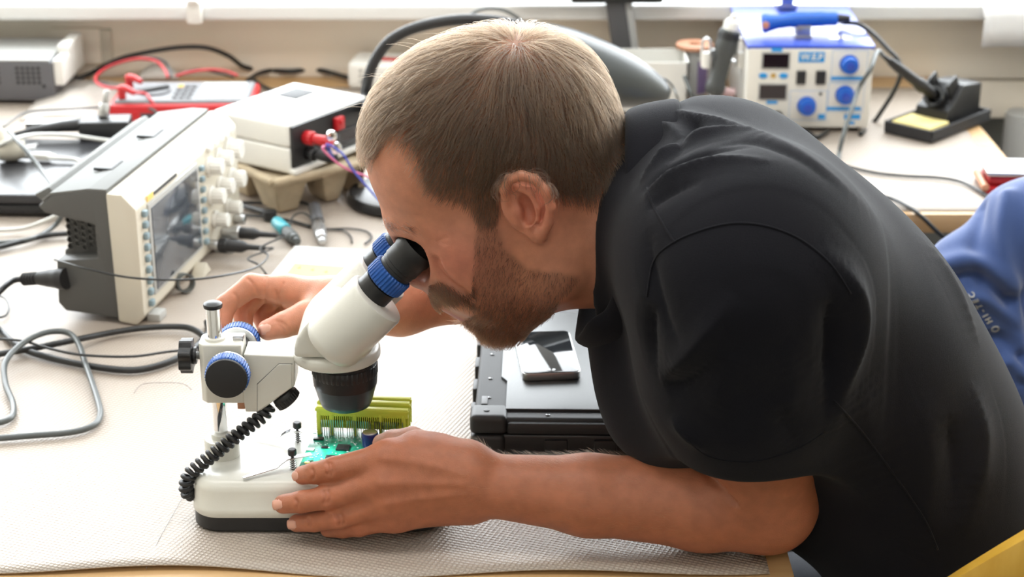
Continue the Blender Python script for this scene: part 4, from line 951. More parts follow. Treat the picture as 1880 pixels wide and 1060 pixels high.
b = MB(); b.lathe([(0, .1955), (.0082, .1955), (.0086, .1975), (.0082, .1990), (.005, .2006), (0, .2012)], 28); obj('pillar_cap', b, 'black', mic)
# focus block on the pillar
yB = -.0145
zb0, zb1 = mp(400, 741, yB).z, mp(400, 634, yB).z
x0, x1 = mp(366, 690, yB).x, mp(446, 690, yB).x
b = MB(); b.prism([(x0 + .005, yB), (x1, yB), (x1, .0145), (x0 + .005, .0145), (x0, .009), (x0, -.009)], zb0, zb1, None, .0018, 3); obj('focus_block', b, 'enamel', mic)
b = MB(); b.cyl(.0095, zb1 - .002, zb1 + .0025, 28, .001); obj('collar', b, 'enamel', mic)
b = MB(); b.box2((x1 - .009, -.004, zb1 - .001), (x1 + .0005, .004, zb1 + .004), .0008); obj('stop_screw', b, 'steel', mic)
# arm
yA = -.0150
P = [mp(447, 651, yA), mp(541, 655, yA), mp(541, 709, yA), mp(476, 757, yA), mp(451, 757, yA), mp(447, 735, yA)]
XZ = Matrix(((1, 0, 0, 0), (0, 0, -1, 0), (0, 1, 0, 0), (0, 0, 0, 1)))
b = MB(); b.prism([(p.x, p.z) for p in P], -.0150, .0150, XZ, .0014, 3); obj('arm', b, 'enamel', mic)
Q = [mp(473, 756, yA), mp(473, 706, yA), mp(512, 669, yA), mp(536, 669, yA), mp(536, 711, yA)]
b = MB(); b.prism([(p.x - .0002, p.z) for p in Q], .0149, .0156, XZ, .0003, 1); obj('arm_cover', b, 'enamel', mic)
Q2 = [mp(472, 757, yA), mp(472, 705, yA), mp(511.5, 668, yA), mp(537, 668, yA), mp(537, 669.2, yA), mp(512, 669.2, yA), mp(473.2, 706, yA), mp(473.2, 757, yA)]
b = MB(); b.prism([(p.x, p.z) for p in Q2], .0149, .0153, XZ); obj('cover_groove', b, 'grey_dark', mic)
b = MB(); p = mp(444, 742, -.004); b.box((.007, .008, .007), p, bev=.001); obj('rack_end', b, 'copper', mic)
# focus knobs, near and far
kc = mp(415, 697, -.044)
for s, nm in ((-1, 'near'), (1, 'far')):
    mx = frame((kc.x, 0, kc.z), (0, s, 0))
    b = MB(); b.cyl(.0135, .013, .026, 36, .001, mx); kb = obj('focus_knob', b, 'black', mic)
    b = MB(); b.cyl(.0188, .0255, .0285, 48, .0008, mx); obj('knob_rim', b, 'steel', kb)
    b = MB(); b.gear(.0196, .0283, .0405, 44, .045, mx, .0012); obj('grip_ring', b, 'blue_ring', kb)
    b = MB(); b.cyl(.0184, .040, .0442, 48, .0012, mx); obj('end_cap', b, 'black_matte', kb)
# clamp screw with a lobed black knob, left
q = mp(345, 653, .0)
n_ = 48
lob = [((.0150 + .0014 * math.cos(7 * 2 * math.pi * k / n_)) * math.cos(2 * math.pi * k / n_), (.0150 + .0014 * math.cos(7 * 2 * math.pi * k / n_)) * math.sin(2 * math.pi * k / n_)) for k in range(n_)]
b = MB(); b.prism(lob, -.0055, .0055, frame((q.x - .001, 0, q.z), (1, 0, 0)), .0012, 2); b.cyl(.008, .005, .009, 20, .001, frame((q.x - .001, 0, q.z), (1, 0, 0))); ck = obj('clamp_knob', b, 'black', mic)
zs = [k * .0005 for k in range(30)]
b = MB(); b.lathe([(0, .006)] + [(.0034 + .0004 * (k % 2), .006 + k * .0006) for k in range(24)] + [(0, .0204)], 18, frame((q.x, 0, q.z), (1, 0, 0))); obj('clamp_bolt', b, 'steel', mic)
# optical head: ring plate, objective barrel, body wedge, two tubes
hx = mp(618, 650).x; hz = .1475
b = MB(); b.lathe([(0, hz), (.0360, hz), (.0382, hz + .001), (.0392, hz + .003), (.0392, hz + .0085), (.0382, hz + .0105), (.036, hz + .0115), (0, hz + .0115)], 56, TRS((hx, 0, 0))); obj('ring_plate', b, 'enamel', mic)
ox = mp(634, 700).x
b = MB(); mx = TRS((ox, 0, 0)); b.lathe([(0, hz + .001), (.0288, hz + .001), (.0290, hz - .003), (.0285, hz - .0035), (.0285, hz - .005), (.0292, hz - .0055), (.0290, hz - .019), (.0284, hz - .0255), (0, hz - .0255)], 56, mx); b.gear(.0296, hz - .0155, hz - .005, 40, .02, mx, .0008); obj('objective_barrel', b, 'black', mic)
b = MB(); b.lathe([(0, hz - .025), (.0283, hz - .025), (.0240, hz - .041), (.0222, hz - .0455), (.0205, hz - .0465), (.0195, hz - .044), (0, hz - .042)], 56, mx); obj('objective_nose', b, mat('blued_black', (.02, .035, .045), .35), mic)
b = MB(); b.cyl(.0190, hz - .0445, hz - .0425, 40, 0, mx); obj('objective_lens', b, 'black_gloss', mic)
yF = -.026
W_ = [mp(541, 652, yF), mp(541, 634, yF), mp(547, 614, yF), mp(560, 594, yF), mp(580, 575, yF), mp(612, 556, yF), mp(640, 560, yF), mp(690, 612, yF), mp(684, 640, yF), mp(668, 656, yF)]
b = MB(); b.prism([(p.x, max(p.z, hz + .010)) for p in W_], -.033, .033, XZ, .010, 4); obj('head_body', b, 'enamel', mic)
yT = .0285
tb_, tt_ = mp(617, 622, -yT), mp(694, 547, -yT)
eb_, et_ = mp(686, 535, -yT), mp(770, 453, -yT)
for s in (-1, 1):
    sh = Vector((0, (yT if s > 0 else -yT), 0)); flip = lambda p: Vector((p.x, s * yT, p.z))
    a, c = flip(tb_), flip(tt_); d = c - a; L = d.length; mx = frame(a, d, (0, 1, 0)); r = .0278
    b = MB(); b.lathe([(0, -.012), (r - .006, -.012), (r - .0015, -.008), (r, -.003), (r, L - .003), (r - .0008, L - .001), (r - .003, L), (0, L)], 56, mx); tube_o = obj('eyepiece_tube', b, 'enamel', mic)
    a, c = flip(eb_), flip(et_); d = (c - a); L2 = d.length; mx = frame(a, d, (0, 1, 0))
    b = MB(); b.lathe([(0, -.010), (.0165, -.010), (.0165, .010), (.0152, .0105), (.0152, .012), (0, .012)], 44, mx); ep = obj('eyepiece', b, 'black', mic)
    b = MB(); b.gear(.0188, .0115, .0265, 34, .05, mx, .0012); obj('diopter_ring', b, 'blue_ring', ep)
    b = MB(); b.lathe([(0, .026), (.0158, .026), (.0158, .030), (.0164, .0305), (.0164, .034), (.0172, .0345), (.0172, L2 - .012), (.0182, L2 - .010), (.0186, L2 - .001), (.0182, L2), (.0172, L2 - .0006), (.0166, L2 - .003), (.0160, L2 - .022), (.011, L2 - .026), (0, L2 - .026)], 44, mx); obj('eyecup', b, 'rubber', ep)
    b = MB()
    for k in range(4):
        an = math.radians(-62 - k * 9)
        p_ = Vector((.01665 * math.cos(an), .01665 * math.sin(an), .007))
        mk = mx @ frame(p_, (math.cos(an), math.sin(an), 0), (0, 0, 1))
        b.box((.0035 if k % 2 == 0 else .002, .0006, .0003), (0, 0, 0), mx=mk)
    obj('scale_marks', b, 'paper', ep)
# lamp housing under the arm and its curly lead
lc = mp(526, 731, -.006)
ldir = Vector((.62, 0, -.78)); mx = frame(lc, ldir, (0, 1, 0))
b = MB(); b.cyl(.0115, -.006, .005, 32, .0015, mx); b.gear(.0122, -.002, .004, 28, .05, mx); lamp_b = obj('illuminator', b, 'black', mic)
b = MB(); b.cyl(.0085, .0045, .0052, 24, 0, mx); obj('illuminator_lens', b, mat('lamp_lens', (.9, .95, 1), .2, emit=(.85, .95, 1), estr=14), lamp_b)
def helix(path, rad, turns, rw, per=14):
    P = spline(path, 14); cum = [0]
    for a, c in zip(P, P[1:]): cum.append(cum[-1] + (c - a).length)
    tot = cum[-1]; out = []; N = int(turns * per); up = Vector((0, 1, 0)); j = 0
    for i in range(N + 1):
        s = tot * i / N
        while j < len(cum) - 2 and cum[j + 1] < s: j += 1
        f = (s - cum[j]) / max(1e-9, cum[j + 1] - cum[j]); q = P[j].lerp(P[j + 1], f); t = (P[j + 1] - P[j]).normalized()
        x = (up - t * up.dot(t)).normalized(); up = x; y = t.cross(x); a = 2 * math.pi * turns * i / N
        out.append(q + (x * math.cos(a) + y * math.sin(a)) * rad)
    b = MB(); b.tube([path[0]] + out + [path[-1]], rw, 8); return b
cp = [mp(494, 746, -.008), mp(484, 762, -.012), mp(464, 778, -.018), mp(430, 804, -.026), mp(398, 830, -.032), mp(366, 855, -.036), mp(348, 872, -.038), mp(342, 890, -.038), mp(344, 904, -.036), mp(353, 908, -.030)]
obj('curly_lead', helix(cp, .0050, 21, .0021), 'rubber', mic, smooth=180)
# stage clips with spring screws
for k, (us, vs, tip, nm) in enumerate(((538, 862, (446, 877), ''), (547, 812, (470, 804), ''))):
    p = onz(us, vs, TZ + .050) - MO; p.z = .050
    t3 = onz(tip[0], tip[1], TZ + .053) - MO
    d = Vector((t3.x - p.x, t3.y - p.y, 0)); L = d.length; dn = d.normalized(); sd = Vector((-dn.y, dn.x, 0))
    prof = [(-.018, .0105), (0, .0115), (.006, .0115), (.012, .0085), (.016, .0055), (L, .0020)]
    V = []
    for i, (s, z) in enumerate(prof):
        wd = .0030 if i < len(prof) - 1 else .0013
        for (sg, dz) in ((-1, 0), (1, 0), (1, .0009), (-1, .0009)): V.append(p + dn * s + sd * (wd * sg) + Vector((0, 0, z + dz)))
    Fc = [(i * 4 + k2, i * 4 + (k2 + 1) % 4, (i + 1) * 4 + (k2 + 1) % 4, (i + 1) * 4 + k2) for i in range(len(prof) - 1) for k2 in range(4)] + [(3, 2, 1, 0), tuple((len(prof) - 1) * 4 + q for q in range(4))]
    b = MB(); b.raw(V, Fc); bmesh.ops.recalc_face_normals(b.bm, faces=b.bm.faces); cl = obj('stage_clip', b, 'chrome' if k else 'steel', mic, smooth=25)
    b = MB(); b.cyl(.0014, 0, .018, 12, 0, TRS(p)); b.lathe([(0, .0145), (.0036, .0145), (.0040, .0155), (.0040, .0195), (.0030, .0205), (0, .0205)], 20, TRS(p)); obj('screw', b, 'black', cl)
    hp = [p + Vector((.0028 * math.cos(a), .0028 * math.sin(a), .0006 + .0105 * a / (2 * math.pi * 5))) for a in [2 * math.pi * 5 * q / 80 for q in range(81)]]
    b = MB(); b.tube(hp, .0005, 6); obj('spring', b, 'steel', cl, smooth=180)

# ---- circuit board under the objective
pa, pb, pc = onz(553, 853, TZ + .056), onz(578, 788, TZ + .056), onz(768, 796, TZ + .056)
ux = (pc - pb); BW = ux.length; ang = math.atan2(ux.y, ux.x)
uyv = Vector((-math.sin(ang), math.cos(ang), 0)); BD = (pb - pa).dot(uyv)
PC = pb - uyv * BD
pcb = thing('circuit_board', 'green circuit board with lime slot connectors lying on the microscope base', 'circuit board', Vector((PC.x, PC.y, TZ + .0505)), ang)
b = MB(); b.box2((0, 0, .0025), (BW, BD, .0042), .0004); obj('board', b, 'pcb', pcb)
for (sx, sy) in ((.006, .006), (BW - .008, .006), (.006, BD - .005), (BW - .008, BD - .005)):
    b = MB(); b.cyl(.0022, 0, .0030, 12, .0003, TRS((sx, sy, 0))); b.cyl(.0026, .0041, .0046, 16, .0002, TRS((sx, sy, 0))); obj('standoff', b, 'gold', pcb)
zt = .0042
for j, (sy, sh) in enumerate(((BD - .006, 0), (BD + .004, .002), (BD + .012, .003))):
    # slot connector: top bar, end and middle posts, comb of ribs, contacts below
    x0, x1, h = .004, BW - .008, .0285 + sh
    b = MB()
    b.box2((x0, sy - .003, zt + h - .009), (x1, sy + .003, zt + h), .0008)
    b.box2((x0 - .001, sy - .0036, zt + h - .004), (x1 + .001, sy - .001, zt + h - .001), .0005)
    for xx in (x0, x0 + .012, x0 + .034, x0 + .058, x1 - .006): b.box2((xx, sy - .0034, zt if j == 0 else zt + .006), (xx + .0035, sy + .003, zt + h - .006), .0005)
    b.box2((x0, sy + .001, zt + .006), (x1, sy + .003, zt + h - .004))
    n_ = 40
    for k in range(n_):
        xx = x0 + .004 + (x1 - x0 - .008) * k / n_; b.box2((xx, sy - .0036, zt + h - .016), (xx + .0008, sy + .002, zt + h - .008))
    so = obj('slot_connector', b, 'lime', pcb)
    if j == 0:
        b = MB()
        for k in range(36):
            xx = x0 + .004 + (x1 - x0 - .008) * (k + .5) / 36
            if not (k % 12 == 10): b.box2((xx - .0003, sy - .0046, zt), (xx + .0004, sy - .0036, zt + h - .012))
        obj('contact_pins', b, 'steel', so)
capp = onz(680, 818, TZ + .055) - Vector((0, 0, 0)); cl_ = BASE[pcb.name].inverted() @ Vector((capp.x, capp.y, 0))
b = MB(); b.cyl(.0075, zt, zt + .0135, 32, .001, TRS((cl_.x, cl_.y, 0))); kcap = obj('capacitor', b, mat('navy_sleeve', (.02, .02, .16), .3), pcb)
b = MB(); b.cyl(.0066, zt + .0133, zt + .0139, 32, .0002, TRS((cl_.x, cl_.y, 0))); obj('capacitor_top', b, 'steel', kcap)
for (u, v, r, hh) in ((731, 797, .0035, .007), (752, 800, .0030, .005)):
    q = BASE[pcb.name].inverted() @ onz(u, v, TZ + .055); b = MB(); b.cyl(r, zt, zt + hh, 24, .0006, TRS((q.x, q.y, 0))); obj('capacitor', b, 'steel', pcb)
rs = np.random.RandomState(5)
def chip(u, v, sx, sy, h, m_):
    q = BASE[pcb.name].inverted() @ onz(u, v, TZ + .055); b = MB(); b.box2((q.x - sx / 2, q.y - sy / 2, zt), (q.x + sx / 2, q.y + sy / 2, zt + h), .0003); obj('chip', b, m_, pcb)
chip(630, 823, .012, .011, .0016, 'chip'); chip(585, 806, .009, .006, .0014, 'chip'); chip(570, 826, .007, .005, .0012, 'paper'); chip(596, 822, .006, .004, .0012, 'chip'); chip(606, 840, .008, .006, .0012, 'chip')
b = MB()
for k in range(46):
    b.box2((.008 + k * .0020, BD - .0125 - (k % 2) * .002, zt - .0002), (.0088 + k * .0020, BD - .0112 - (k % 2) * .002, zt + .0004))
obj('solder_pads', b, 'steel', pcb)['kind'] = 'stuff'
b = MB()
for k in range(90):
    x, y = rs.uniform(.004, BW - .006), rs.uniform(.006, BD - .018); sx, sy = rs.uniform(.0006, .0018), rs.uniform(.0005, .0011); b.box2((x, y, zt - .0002), (x + sx, y + sy, zt + rs.uniform(.0003, .0008)))
obj('surface_components', b, 'paper', pcb)['kind'] = 'stuff'
# the illuminator's own light
lp = bpy.data.lights.new('illuminator_light', 'SPOT'); lp.energy = .6; lp.color = (.82, .95, 1.0); lp.spot_size = R(58); lp.spot_blend = .7; lp.shadow_soft_size = .006
lo = bpy.data.objects.new('illuminator_light', lp); COL.objects.link(lo)
lpos = MO + lc + ldir * .0085; tgt = onz(608, 842, TZ + .055)
lo.location = lpos; lo.rotation_euler = (tgt - lpos).to_track_quat('-Z', 'Y').to_euler()
# ================================================================== soft shapes: smooth-blended solids meshed on a grid
class Soft:
    def __init__(s, xs, ys, zs):
        s.xs, s.ys, s.zs = [np.asarray(a, dtype=np.float32) for a in (xs, ys, zs)]
        s.D = np.full((len(xs), len(ys), len(zs)), .3, dtype=np.float32)
    def _sl(s, lo, hi):
        out = []
        for a, l, h in zip((s.xs, s.ys, s.zs), lo, hi):
            i0 = int(np.searchsorted(a, l)); i1 = int(np.searchsorted(a, h)); out.append(slice(max(0, i0 - 1), min(len(a), i1 + 1)))
        return out
    def _pts(s, sl):
        return s.xs[sl[0]][:, None, None], s.ys[sl[1]][None, :, None], s.zs[sl[2]][None, None, :]
    def _apply(s, sl, d, k, sub):
        cur = s.D[tuple(sl)]; d = d.astype(np.float32)
        if sub:
            e = -d; h = np.maximum(k - np.abs(cur - e), 0) / max(k, 1e-6); s.D[tuple(sl)] = np.maximum(cur, e) + h * h * k * .25
        else:
            h = np.maximum(k - np.abs(cur - d), 0) / max(k, 1e-6); s.D[tuple(sl)] = np.minimum(cur, d) - h * h * k * .25
    def cone(s, a, b, ra, rb, k=.01, sub=False, flat=None):
        # tapered capsule; flat = (direction, factor) squeezes the cross-section along a direction
        a = np.array(a, dtype=np.float64); b = np.array(b, dtype=np.float64); m = max(ra, rb) + max(k, .006) + .004
        sl = s._sl(np.minimum(a, b) - m, np.maximum(a, b) + m)
        if any(q.stop - q.start <= 0 for q in sl): return s
        X, Y, Z = s._pts(sl); ba = b - a; L2 = float(ba @ ba) + 1e-12
        px, py, pz = X - a[0], Y - a[1], Z - a[2]
        t = np.clip((px * ba[0] + py * ba[1] + pz * ba[2]) / L2, 0, 1)
        qx, qy, qz = px - ba[0] * t, py - ba[1] * t, pz - ba[2] * t
        if flat is not None:
            n = np.array(flat[0], dtype=np.float64); n /= np.linalg.norm(n); f = flat[1]
            c = (qx * n[0] + qy * n[1] + qz * n[2]) * (f - 1)
            qx, qy, qz = qx + n[0] * c, qy + n[1] * c, qz + n[2] * c
        d = np.sqrt(qx * qx + qy * qy + qz * qz) - (ra + (rb - ra) * t)
        s._apply(sl, d, k, sub); return s
    def chain(s, P, r, k=.006, kin=.003, **kw):
        for i in range(len(P) - 1): s.cone(P[i], P[i + 1], r[i], r[i + 1], k if i == 0 else kin, **kw)
        return s
    def ell(s, c, r, rot=(0, 0, 0), k=.01, sub=False, mx=None):
        c = np.array(c, dtype=np.float64); r = np.array(r, dtype=np.float64); m = float(r.max()) + max(k, .006) + .004
        sl = s._sl(c - m, c + m)
        if any(q.stop - q.start <= 0 for q in sl): return s
        X, Y, Z = s._pts(sl); Q = np.array(Euler(rot).to_matrix()) if mx is None else np.array(mx)
        px, py, pz = X - c[0], Y - c[1], Z - c[2]
        l = [(Q[0, i] * px + Q[1, i] * py + Q[2, i] * pz) for i in range(3)]
        k0 = np.sqrt(sum((l[i] / r[i]) ** 2 for i in range(3))); k1 = np.sqrt(sum((l[i] / r[i] ** 2) ** 2 for i in range(3))) + 1e-9
        s._apply(sl, k0 * (k0 - 1) / k1, k, sub); return s
    def half(s, p, n, lo, hi, k=.004):
        # cut away everything on the side the normal points to, inside a box
        sl = s._sl(lo, hi); X, Y, Z = s._pts(sl); n = np.array(n, dtype=np.float64); n /= np.linalg.norm(n)
        d = -((X - p[0]) * n[0] + (Y - p[1]) * n[1] + (Z - p[2]) * n[2]); s._apply(sl, d, k, True); return s
    def mesh(s, relax=2, keep=None):
        D = s.D; ins = D < 0; A = [s.xs, s.ys, s.zs]
        n = D.shape; c = np.zeros((n[0] - 1, n[1] - 1, n[2] - 1), dtype=np.int8)
        for dx in (0, 1):
            for dy in (0, 1):
                for dz in (0, 1): c += ins[dx:n[0] - 1 + dx, dy:n[1] - 1 + dy, dz:n[2] - 1 + dz]
        act = (c > 0) & (c < 8); I = np.argwhere(act); idx = np.full(c.shape, -1, dtype=np.int32); idx[act] = np.arange(len(I))
        acc = np.zeros((len(I), 3)); cnt = np.zeros(len(I))
        corners = [(a, b, d) for a in (0, 1) for b in (0, 1) for d in (0, 1)]
        val = {q: D[I[:, 0] + q[0], I[:, 1] + q[1], I[:, 2] + q[2]].astype(np.float64) for q in corners}
        for q in corners:
            for ax in range(3):
                if q[ax] == 0:
                    e = list(q); e[ax] = 1; e = tuple(e); va, vb = val[q], val[e]; m_ = (va < 0) != (vb < 0)
                    t = np.where(m_, va / np.where(m_, va - vb, 1), 0)
                    P = np.zeros((len(I), 3)) + np.array(q); P[:, ax] = P[:, ax] + t; acc[m_] += P[m_]; cnt[m_] += 1
        F_ = acc / cnt[:, None]
        V = np.zeros((len(I), 3))
        for ax in range(3):
            a = A[ax]; lo = a[I[:, ax]]; hi = a[I[:, ax] + 1]; V[:, ax] = lo + (hi - lo) * F_[:, ax]
        quads = []
        for ax in range(3):
            b, c2 = (ax + 1) % 3, (ax + 2) % 3
            sl0 = [slice(None)] * 3; sl1 = [slice(None)] * 3; sl0[ax] = slice(0, n[ax] - 1); sl1[ax] = slice(1, n[ax])
            x0, x1 = ins[tuple(sl0)], ins[tuple(sl1)]
            for flip, msk in ((False, x0 & ~x1), (True, ~x0 & x1)):
                E = np.argwhere(msk); ok = (E[:, b] > 0) & (E[:, c2] > 0) & (E[:, b] < n[b] - 1) & (E[:, c2] < n[c2] - 1); E = E[ok]
                def g(db, dc):
                    Q = E.copy(); Q[:, b] -= db; Q[:, c2] -= dc; return idx[Q[:, 0], Q[:, 1], Q[:, 2]]
                q4 = np.stack([g(1, 1), g(0, 1), g(0, 0), g(1, 0)], 1)
                quads.append(q4[:, ::-1] if flip else q4)
        Q = np.concatenate(quads)
        for _ in range(relax):
            S = np.zeros_like(V); C = np.zeros(len(V))
            for a, b in ((0, 1), (1, 2), (2, 3), (3, 0)):
                np.add.at(S, Q[:, a], V[Q[:, b]]); np.add.at(C, Q[:, a], 1); np.add.at(S, Q[:, b], V[Q[:, a]]); np.add.at(C, Q[:, b], 1)
            V = V + .45 * (S / np.maximum(C, 1)[:, None] - V)
        return V, Q
def to_mesh(name, V, Q, smooth=True):
    me = bpy.data.meshes.new(name); me.vertices.add(len(V)); me.vertices.foreach_set('co', np.ascontiguousarray(V, dtype=np.float32).ravel())
    me.loops.add(Q.size); me.loops.foreach_set('vertex_index', np.ascontiguousarray(Q, dtype=np.int32).ravel())
    me.polygons.add(len(Q)); me.polygons.foreach_set('loop_start', np.arange(0, Q.size, 4, dtype=np.int32))
    me.update(calc_edges=True); me.validate()
    return me
def normals(V, Q):
    a = np.cross(V[Q[:, 2]] - V[Q[:, 0]], V[Q[:, 3]] - V[Q[:, 1]]); N = np.zeros_like(V)
    for k in range(4): np.add.at(N, Q[:, k], a)
    return N / (np.linalg.norm(N, axis=1)[:, None] + 1e-12)
def bvh_of(V, Q): return BVHTree.FromPolygons([tuple(v) for v in V.tolist()], Q.tolist())
def hit(bv, u, v):
    # the point of a surface that the photograph shows at pixel (u, v)
    d = _ray(u, v).normalized(); h_ = bv.ray_cast(Vector((0, 0, CAMZ)), d); return h_[0]
def seg_dist(P, A, B):
    ba = B - A; t = np.clip(((P - A) @ ba) / (ba @ ba + 1e-12), 0, 1); return np.linalg.norm(P - A - t[:, None] * ba, axis=1)
def poly_dist(P, L):
    d = np.full(len(P), 9.); lo = L.min(0) - .05; hi = L.max(0) + .05; m_ = np.all((P > lo) & (P < hi), axis=1); i = np.where(m_)[0]
    if len(i):
        e = np.full(len(i), 9.)
        for a, b in zip(L, L[1:]): e = np.minimum(e, seg_dist(P[i], a, b))
        d[i] = e
    return d
def emboss(V, N, L, wd, amp, taper=False):
    L = np.array(L); d = poly_dist(V, L); g = np.exp(-(d / wd) ** 2)
    if taper:
        i = np.where(g > .01)[0]
        if len(i):
            n = np.argmin(np.linalg.norm(V[i][:, None, :] - L[None], axis=2), axis=1) / (len(L) - 1)
            g[i] = np.exp(-np.abs(d[i] / wd) ** 1.4) * np.clip(np.minimum(n / .3, (1 - n) / .45), 0.05, 1)
    return V + N * (amp * g)[:, None]
def axis_pts(spec):
    # [(start, step), ..., end]
    out = []
    for (a, st), nx in zip(spec[:-1], [q[0] if isinstance(q, tuple) else q for q in spec[1:]]): out.append(np.arange(a, nx - st * .25, st))
    return np.concatenate(out + [np.array([spec[-1]])])
def in_poly(P, poly):
    x, y = P[:, 0], P[:, 1]; r = np.zeros(len(P), bool); n = len(poly)
    for i in range(n):
        x0, y0 = poly[i]; x1, y1 = poly[(i + 1) % n]
        c = ((y0 > y) != (y1 > y)) & (x < (x1 - x0) * (y - y0) / ((y1 - y0) if y1 != y0 else 1e-9) + x0); r ^= c
    return r
def proj_np(P):
    x, y, z = P[:, 0], P[:, 1], P[:, 2] - CAMZ; w_ = y * _c - z * _s; h_ = y * _s + z * _c
    return np.stack([940 + FPX * x / w_, 530 - FPX * h_ / w_], 1)
# ================================================================== the person
YH = 1.467                                   # mid-plane of the head
def hp(u, v, dy=0.0): return ony(u, v, YH + dy)
person = thing('person', 'bearded person in a black polo shirt bending over to look into the microscope', 'person', (.47, 1.47, 0))
xs = axis_pts([(-.29, .0014), (-.03, .0018), (.115, .0032), .60]); ys = axis_pts([(1.19, .0035), (1.33, .0018), (1.365, .0014), (1.42, .0018), (1.70, .004), 1.78]); zs = axis_pts([(.46, .006), (.738, .0014), (.83, .0018), (1.205, .003), 1.23])
B = Soft(xs, ys, zs)
# ---- cranium and face
B.ell(hp(868, 254), (.092, .073, .081), (0, R(-28), 0))
B.ell(hp(968, 234), (.070, .073, .076), (0, 0, 0), k=.03)
B.ell(hp(1005, 300), (.055, .062, .055), k=.03)
B.ell(hp(796, 322), (.040, .058, .062), (0, R(-20), 0), k=.03)
B.ell(hp(868, 448), (.056, .050, .082), (0, R(-32), 0), k=.025)
B.ell(hp(900, 400), (.075, .060, .070), k=.03)
for s in (-1, 1):
    B.cone(hp(926, 570, s * .010), hp(1012, 508, s * .050), .0205, .020, .02)
    B.cone(hp(1012, 508, s * .050), hp(985, 400, s * .060), .020, .016, .02)
    B.ell(hp(858, 440, s * .048), (.026, .017, .022), (0, R(-30), 0), k=.022)
    B.ell(hp(880, 500, s * .040), (.030, .020, .036), (0, R(-30), 0), k=.025)
    B.cone(hp(742, 400, s * .012), hp(792, 408, s * .046), .0125, .0105, .014)
B.ell(hp(916, 578), (.021, .024, .019), k=.014)
B.ell(hp(856, 540), (.019, .025, .022), (0, R(-38), 0), k=.012); B.ell(hp(826, 532), (.016, .020, .010), (0, R(-38), 0), k=.012)
# eye sockets, eyes and lids
for s in (-1, 1):
    B.cone(hp(750, 482, s * .0290), hp(803, 438, s * .0300), .0215, .0228, .006, sub=True)
    B.ell(hp(829, 421, s * .030), (.0125, .0125, .0125), k=.003)
    # nose
B.cone(hp(748, 420), hp(772, 494), .0080, .0105, .010)
B.ell(hp(771, 506), (.0125, .0115, .0105), k=.008)
for s in (-1, 1):
    B.ell(hp(788, 509, s * .0125), (.0110, .0080, .0085), (0, R(-30), 0), k=.006)
    B.ell(hp(783, 521, s * .0075), (.0050, .0032, .0040), k=.002, sub=True)
# lips
for s in (-1, 1):
    B.cone(hp(841, 556), hp(872, 568, s * .024), .0066, .0035, .004)
    B.cone(hp(850, 572), hp(874, 573, s * .023), .0072, .0035, .004)
B.cone(hp(834, 564, -.024), hp(834, 564, .024), .0016, .0016, .002, sub=True)
# ---- ear, near and far
for s in (-1, 1):
    e = s * .0735
    def ep(u, v, q=0.0): return hp(u, v - (10 if s < 0 else -38) * 0, e + s * q)
    def en(u, v, q=0.0):
        # ear points are given where the photograph shows the near ear; the far ear is its mirror image
        q = q * 1.25 + .0045; p = ony(u, v, YH - .0735 - q); return Vector((p.x, YH + s * (.0735 + q), p.z))
    B.ell(en(966, 378, .002), (.020, .006, .027), (0, R(-22), 0), k=.006)
    rim = [en(932, 372, .004), en(926, 348, .008), en(936, 329, .011), en(957, 322, .013), en(982, 329, .014), (en(1002, 350, .015)), en(1011, 380, .014), en(1007, 408, .011), en(996, 428, .007)]
    B.chain(rim, [.0035, .0042, .0042, .0042, .0042, .0044, .0044, .0044, .005], k=.004, kin=.002)
    B.ell(en(988, 428, .004), (.0085, .0045, .010), (0, R(-20), 0), k=.005)
    B.chain([en(950, 345, .007), en(975, 352, .010), en(988, 378, .010), en(984, 402, .008), en(970, 416, .006)], [.003, .0036, .0038, .0034, .003], k=.003, kin=.002)
    B.ell(en(968, 385, .006), (.0072, .0075, .0125), (0, R(-15), 0), k=.004, sub=True)
    B.ell(en(992, 362, .012), (.0035, .004, .012), (0, R(-25), 0), k=.002, sub=True)
    B.ell(en(950, 388, .004), (.005, .0045, .007), (0, R(-15), 0), k=.003)
# ---- neck and trunk
B.cone(hp(1015, 395), hp(1200, 420), .056, .062, .03)
B.cone(hp(1000, 490), hp(1180, 470), .034, .045, .03)
TR = [((1310, 395), .080, .078, .130), ((1370, 440), .12, .080, .170), ((1500, 545), .12, .098, .160), ((1600, 690), .12, .103, .155), ((1685, 860), .12, .103, .155), ((1735, 1040), .12, .108, .160)]
tang = [12, 28, 42, 58, 70, 80]
for (c, ra, th, ry), a in zip(TR, tang): B.ell(hp(*c), (ra * .9, ry * .93, th * .92), (0, R(a), 0), k=.05)
B.ell((.455, 1.467, .57), (.13, .165, .12), k=.06)
# ---- near arm: shoulder, elbow on the table, forearm, hand on the microscope base
sh_n = ony(1365, 500, 1.295); el_n = ony(1408, 925, 1.378); wr_n = ony(868, 889, 1.402)
B.ell(sh_n, (.062, .055, .065), k=.05)
B.cone(sh_n, ony(1390, 760, 1.345), .056, .050, .03)
B.cone(ony(1390, 740, 1.345), el_n, .049, .041, .02)
B.cone(el_n, ony(1290, 922, 1.383), .041, .0415, .015)
B.cone(ony(1290, 922, 1.383), ony(1080, 910, 1.392), .0415, .0345, .012)
B.cone(ony(1080, 910, 1.392), wr_n, .0345, .0265, .012)
B.cone(wr_n + Vector((0, 0, .006)), wr_n + Vector((0, 0, -.006)), .0245, .0245, .012)
def finger(P, r, k=.007, kin=.0025): B.chain([Vector(p) for p in P], r, k=k, kin=kin)
yb_ = MO.y + BY0                              # front face of the microscope base
n_idx = [ony(715, 838, 1.398), ony(612, 861, 1.393), ony(577, 869, 1.400), ony(556, 873, 1.408)]
n_mid = [ony(705, 884, 1.388), ony(602, 914, 1.388), ony(553, 922, 1.393), ony(520, 926, 1.398)]
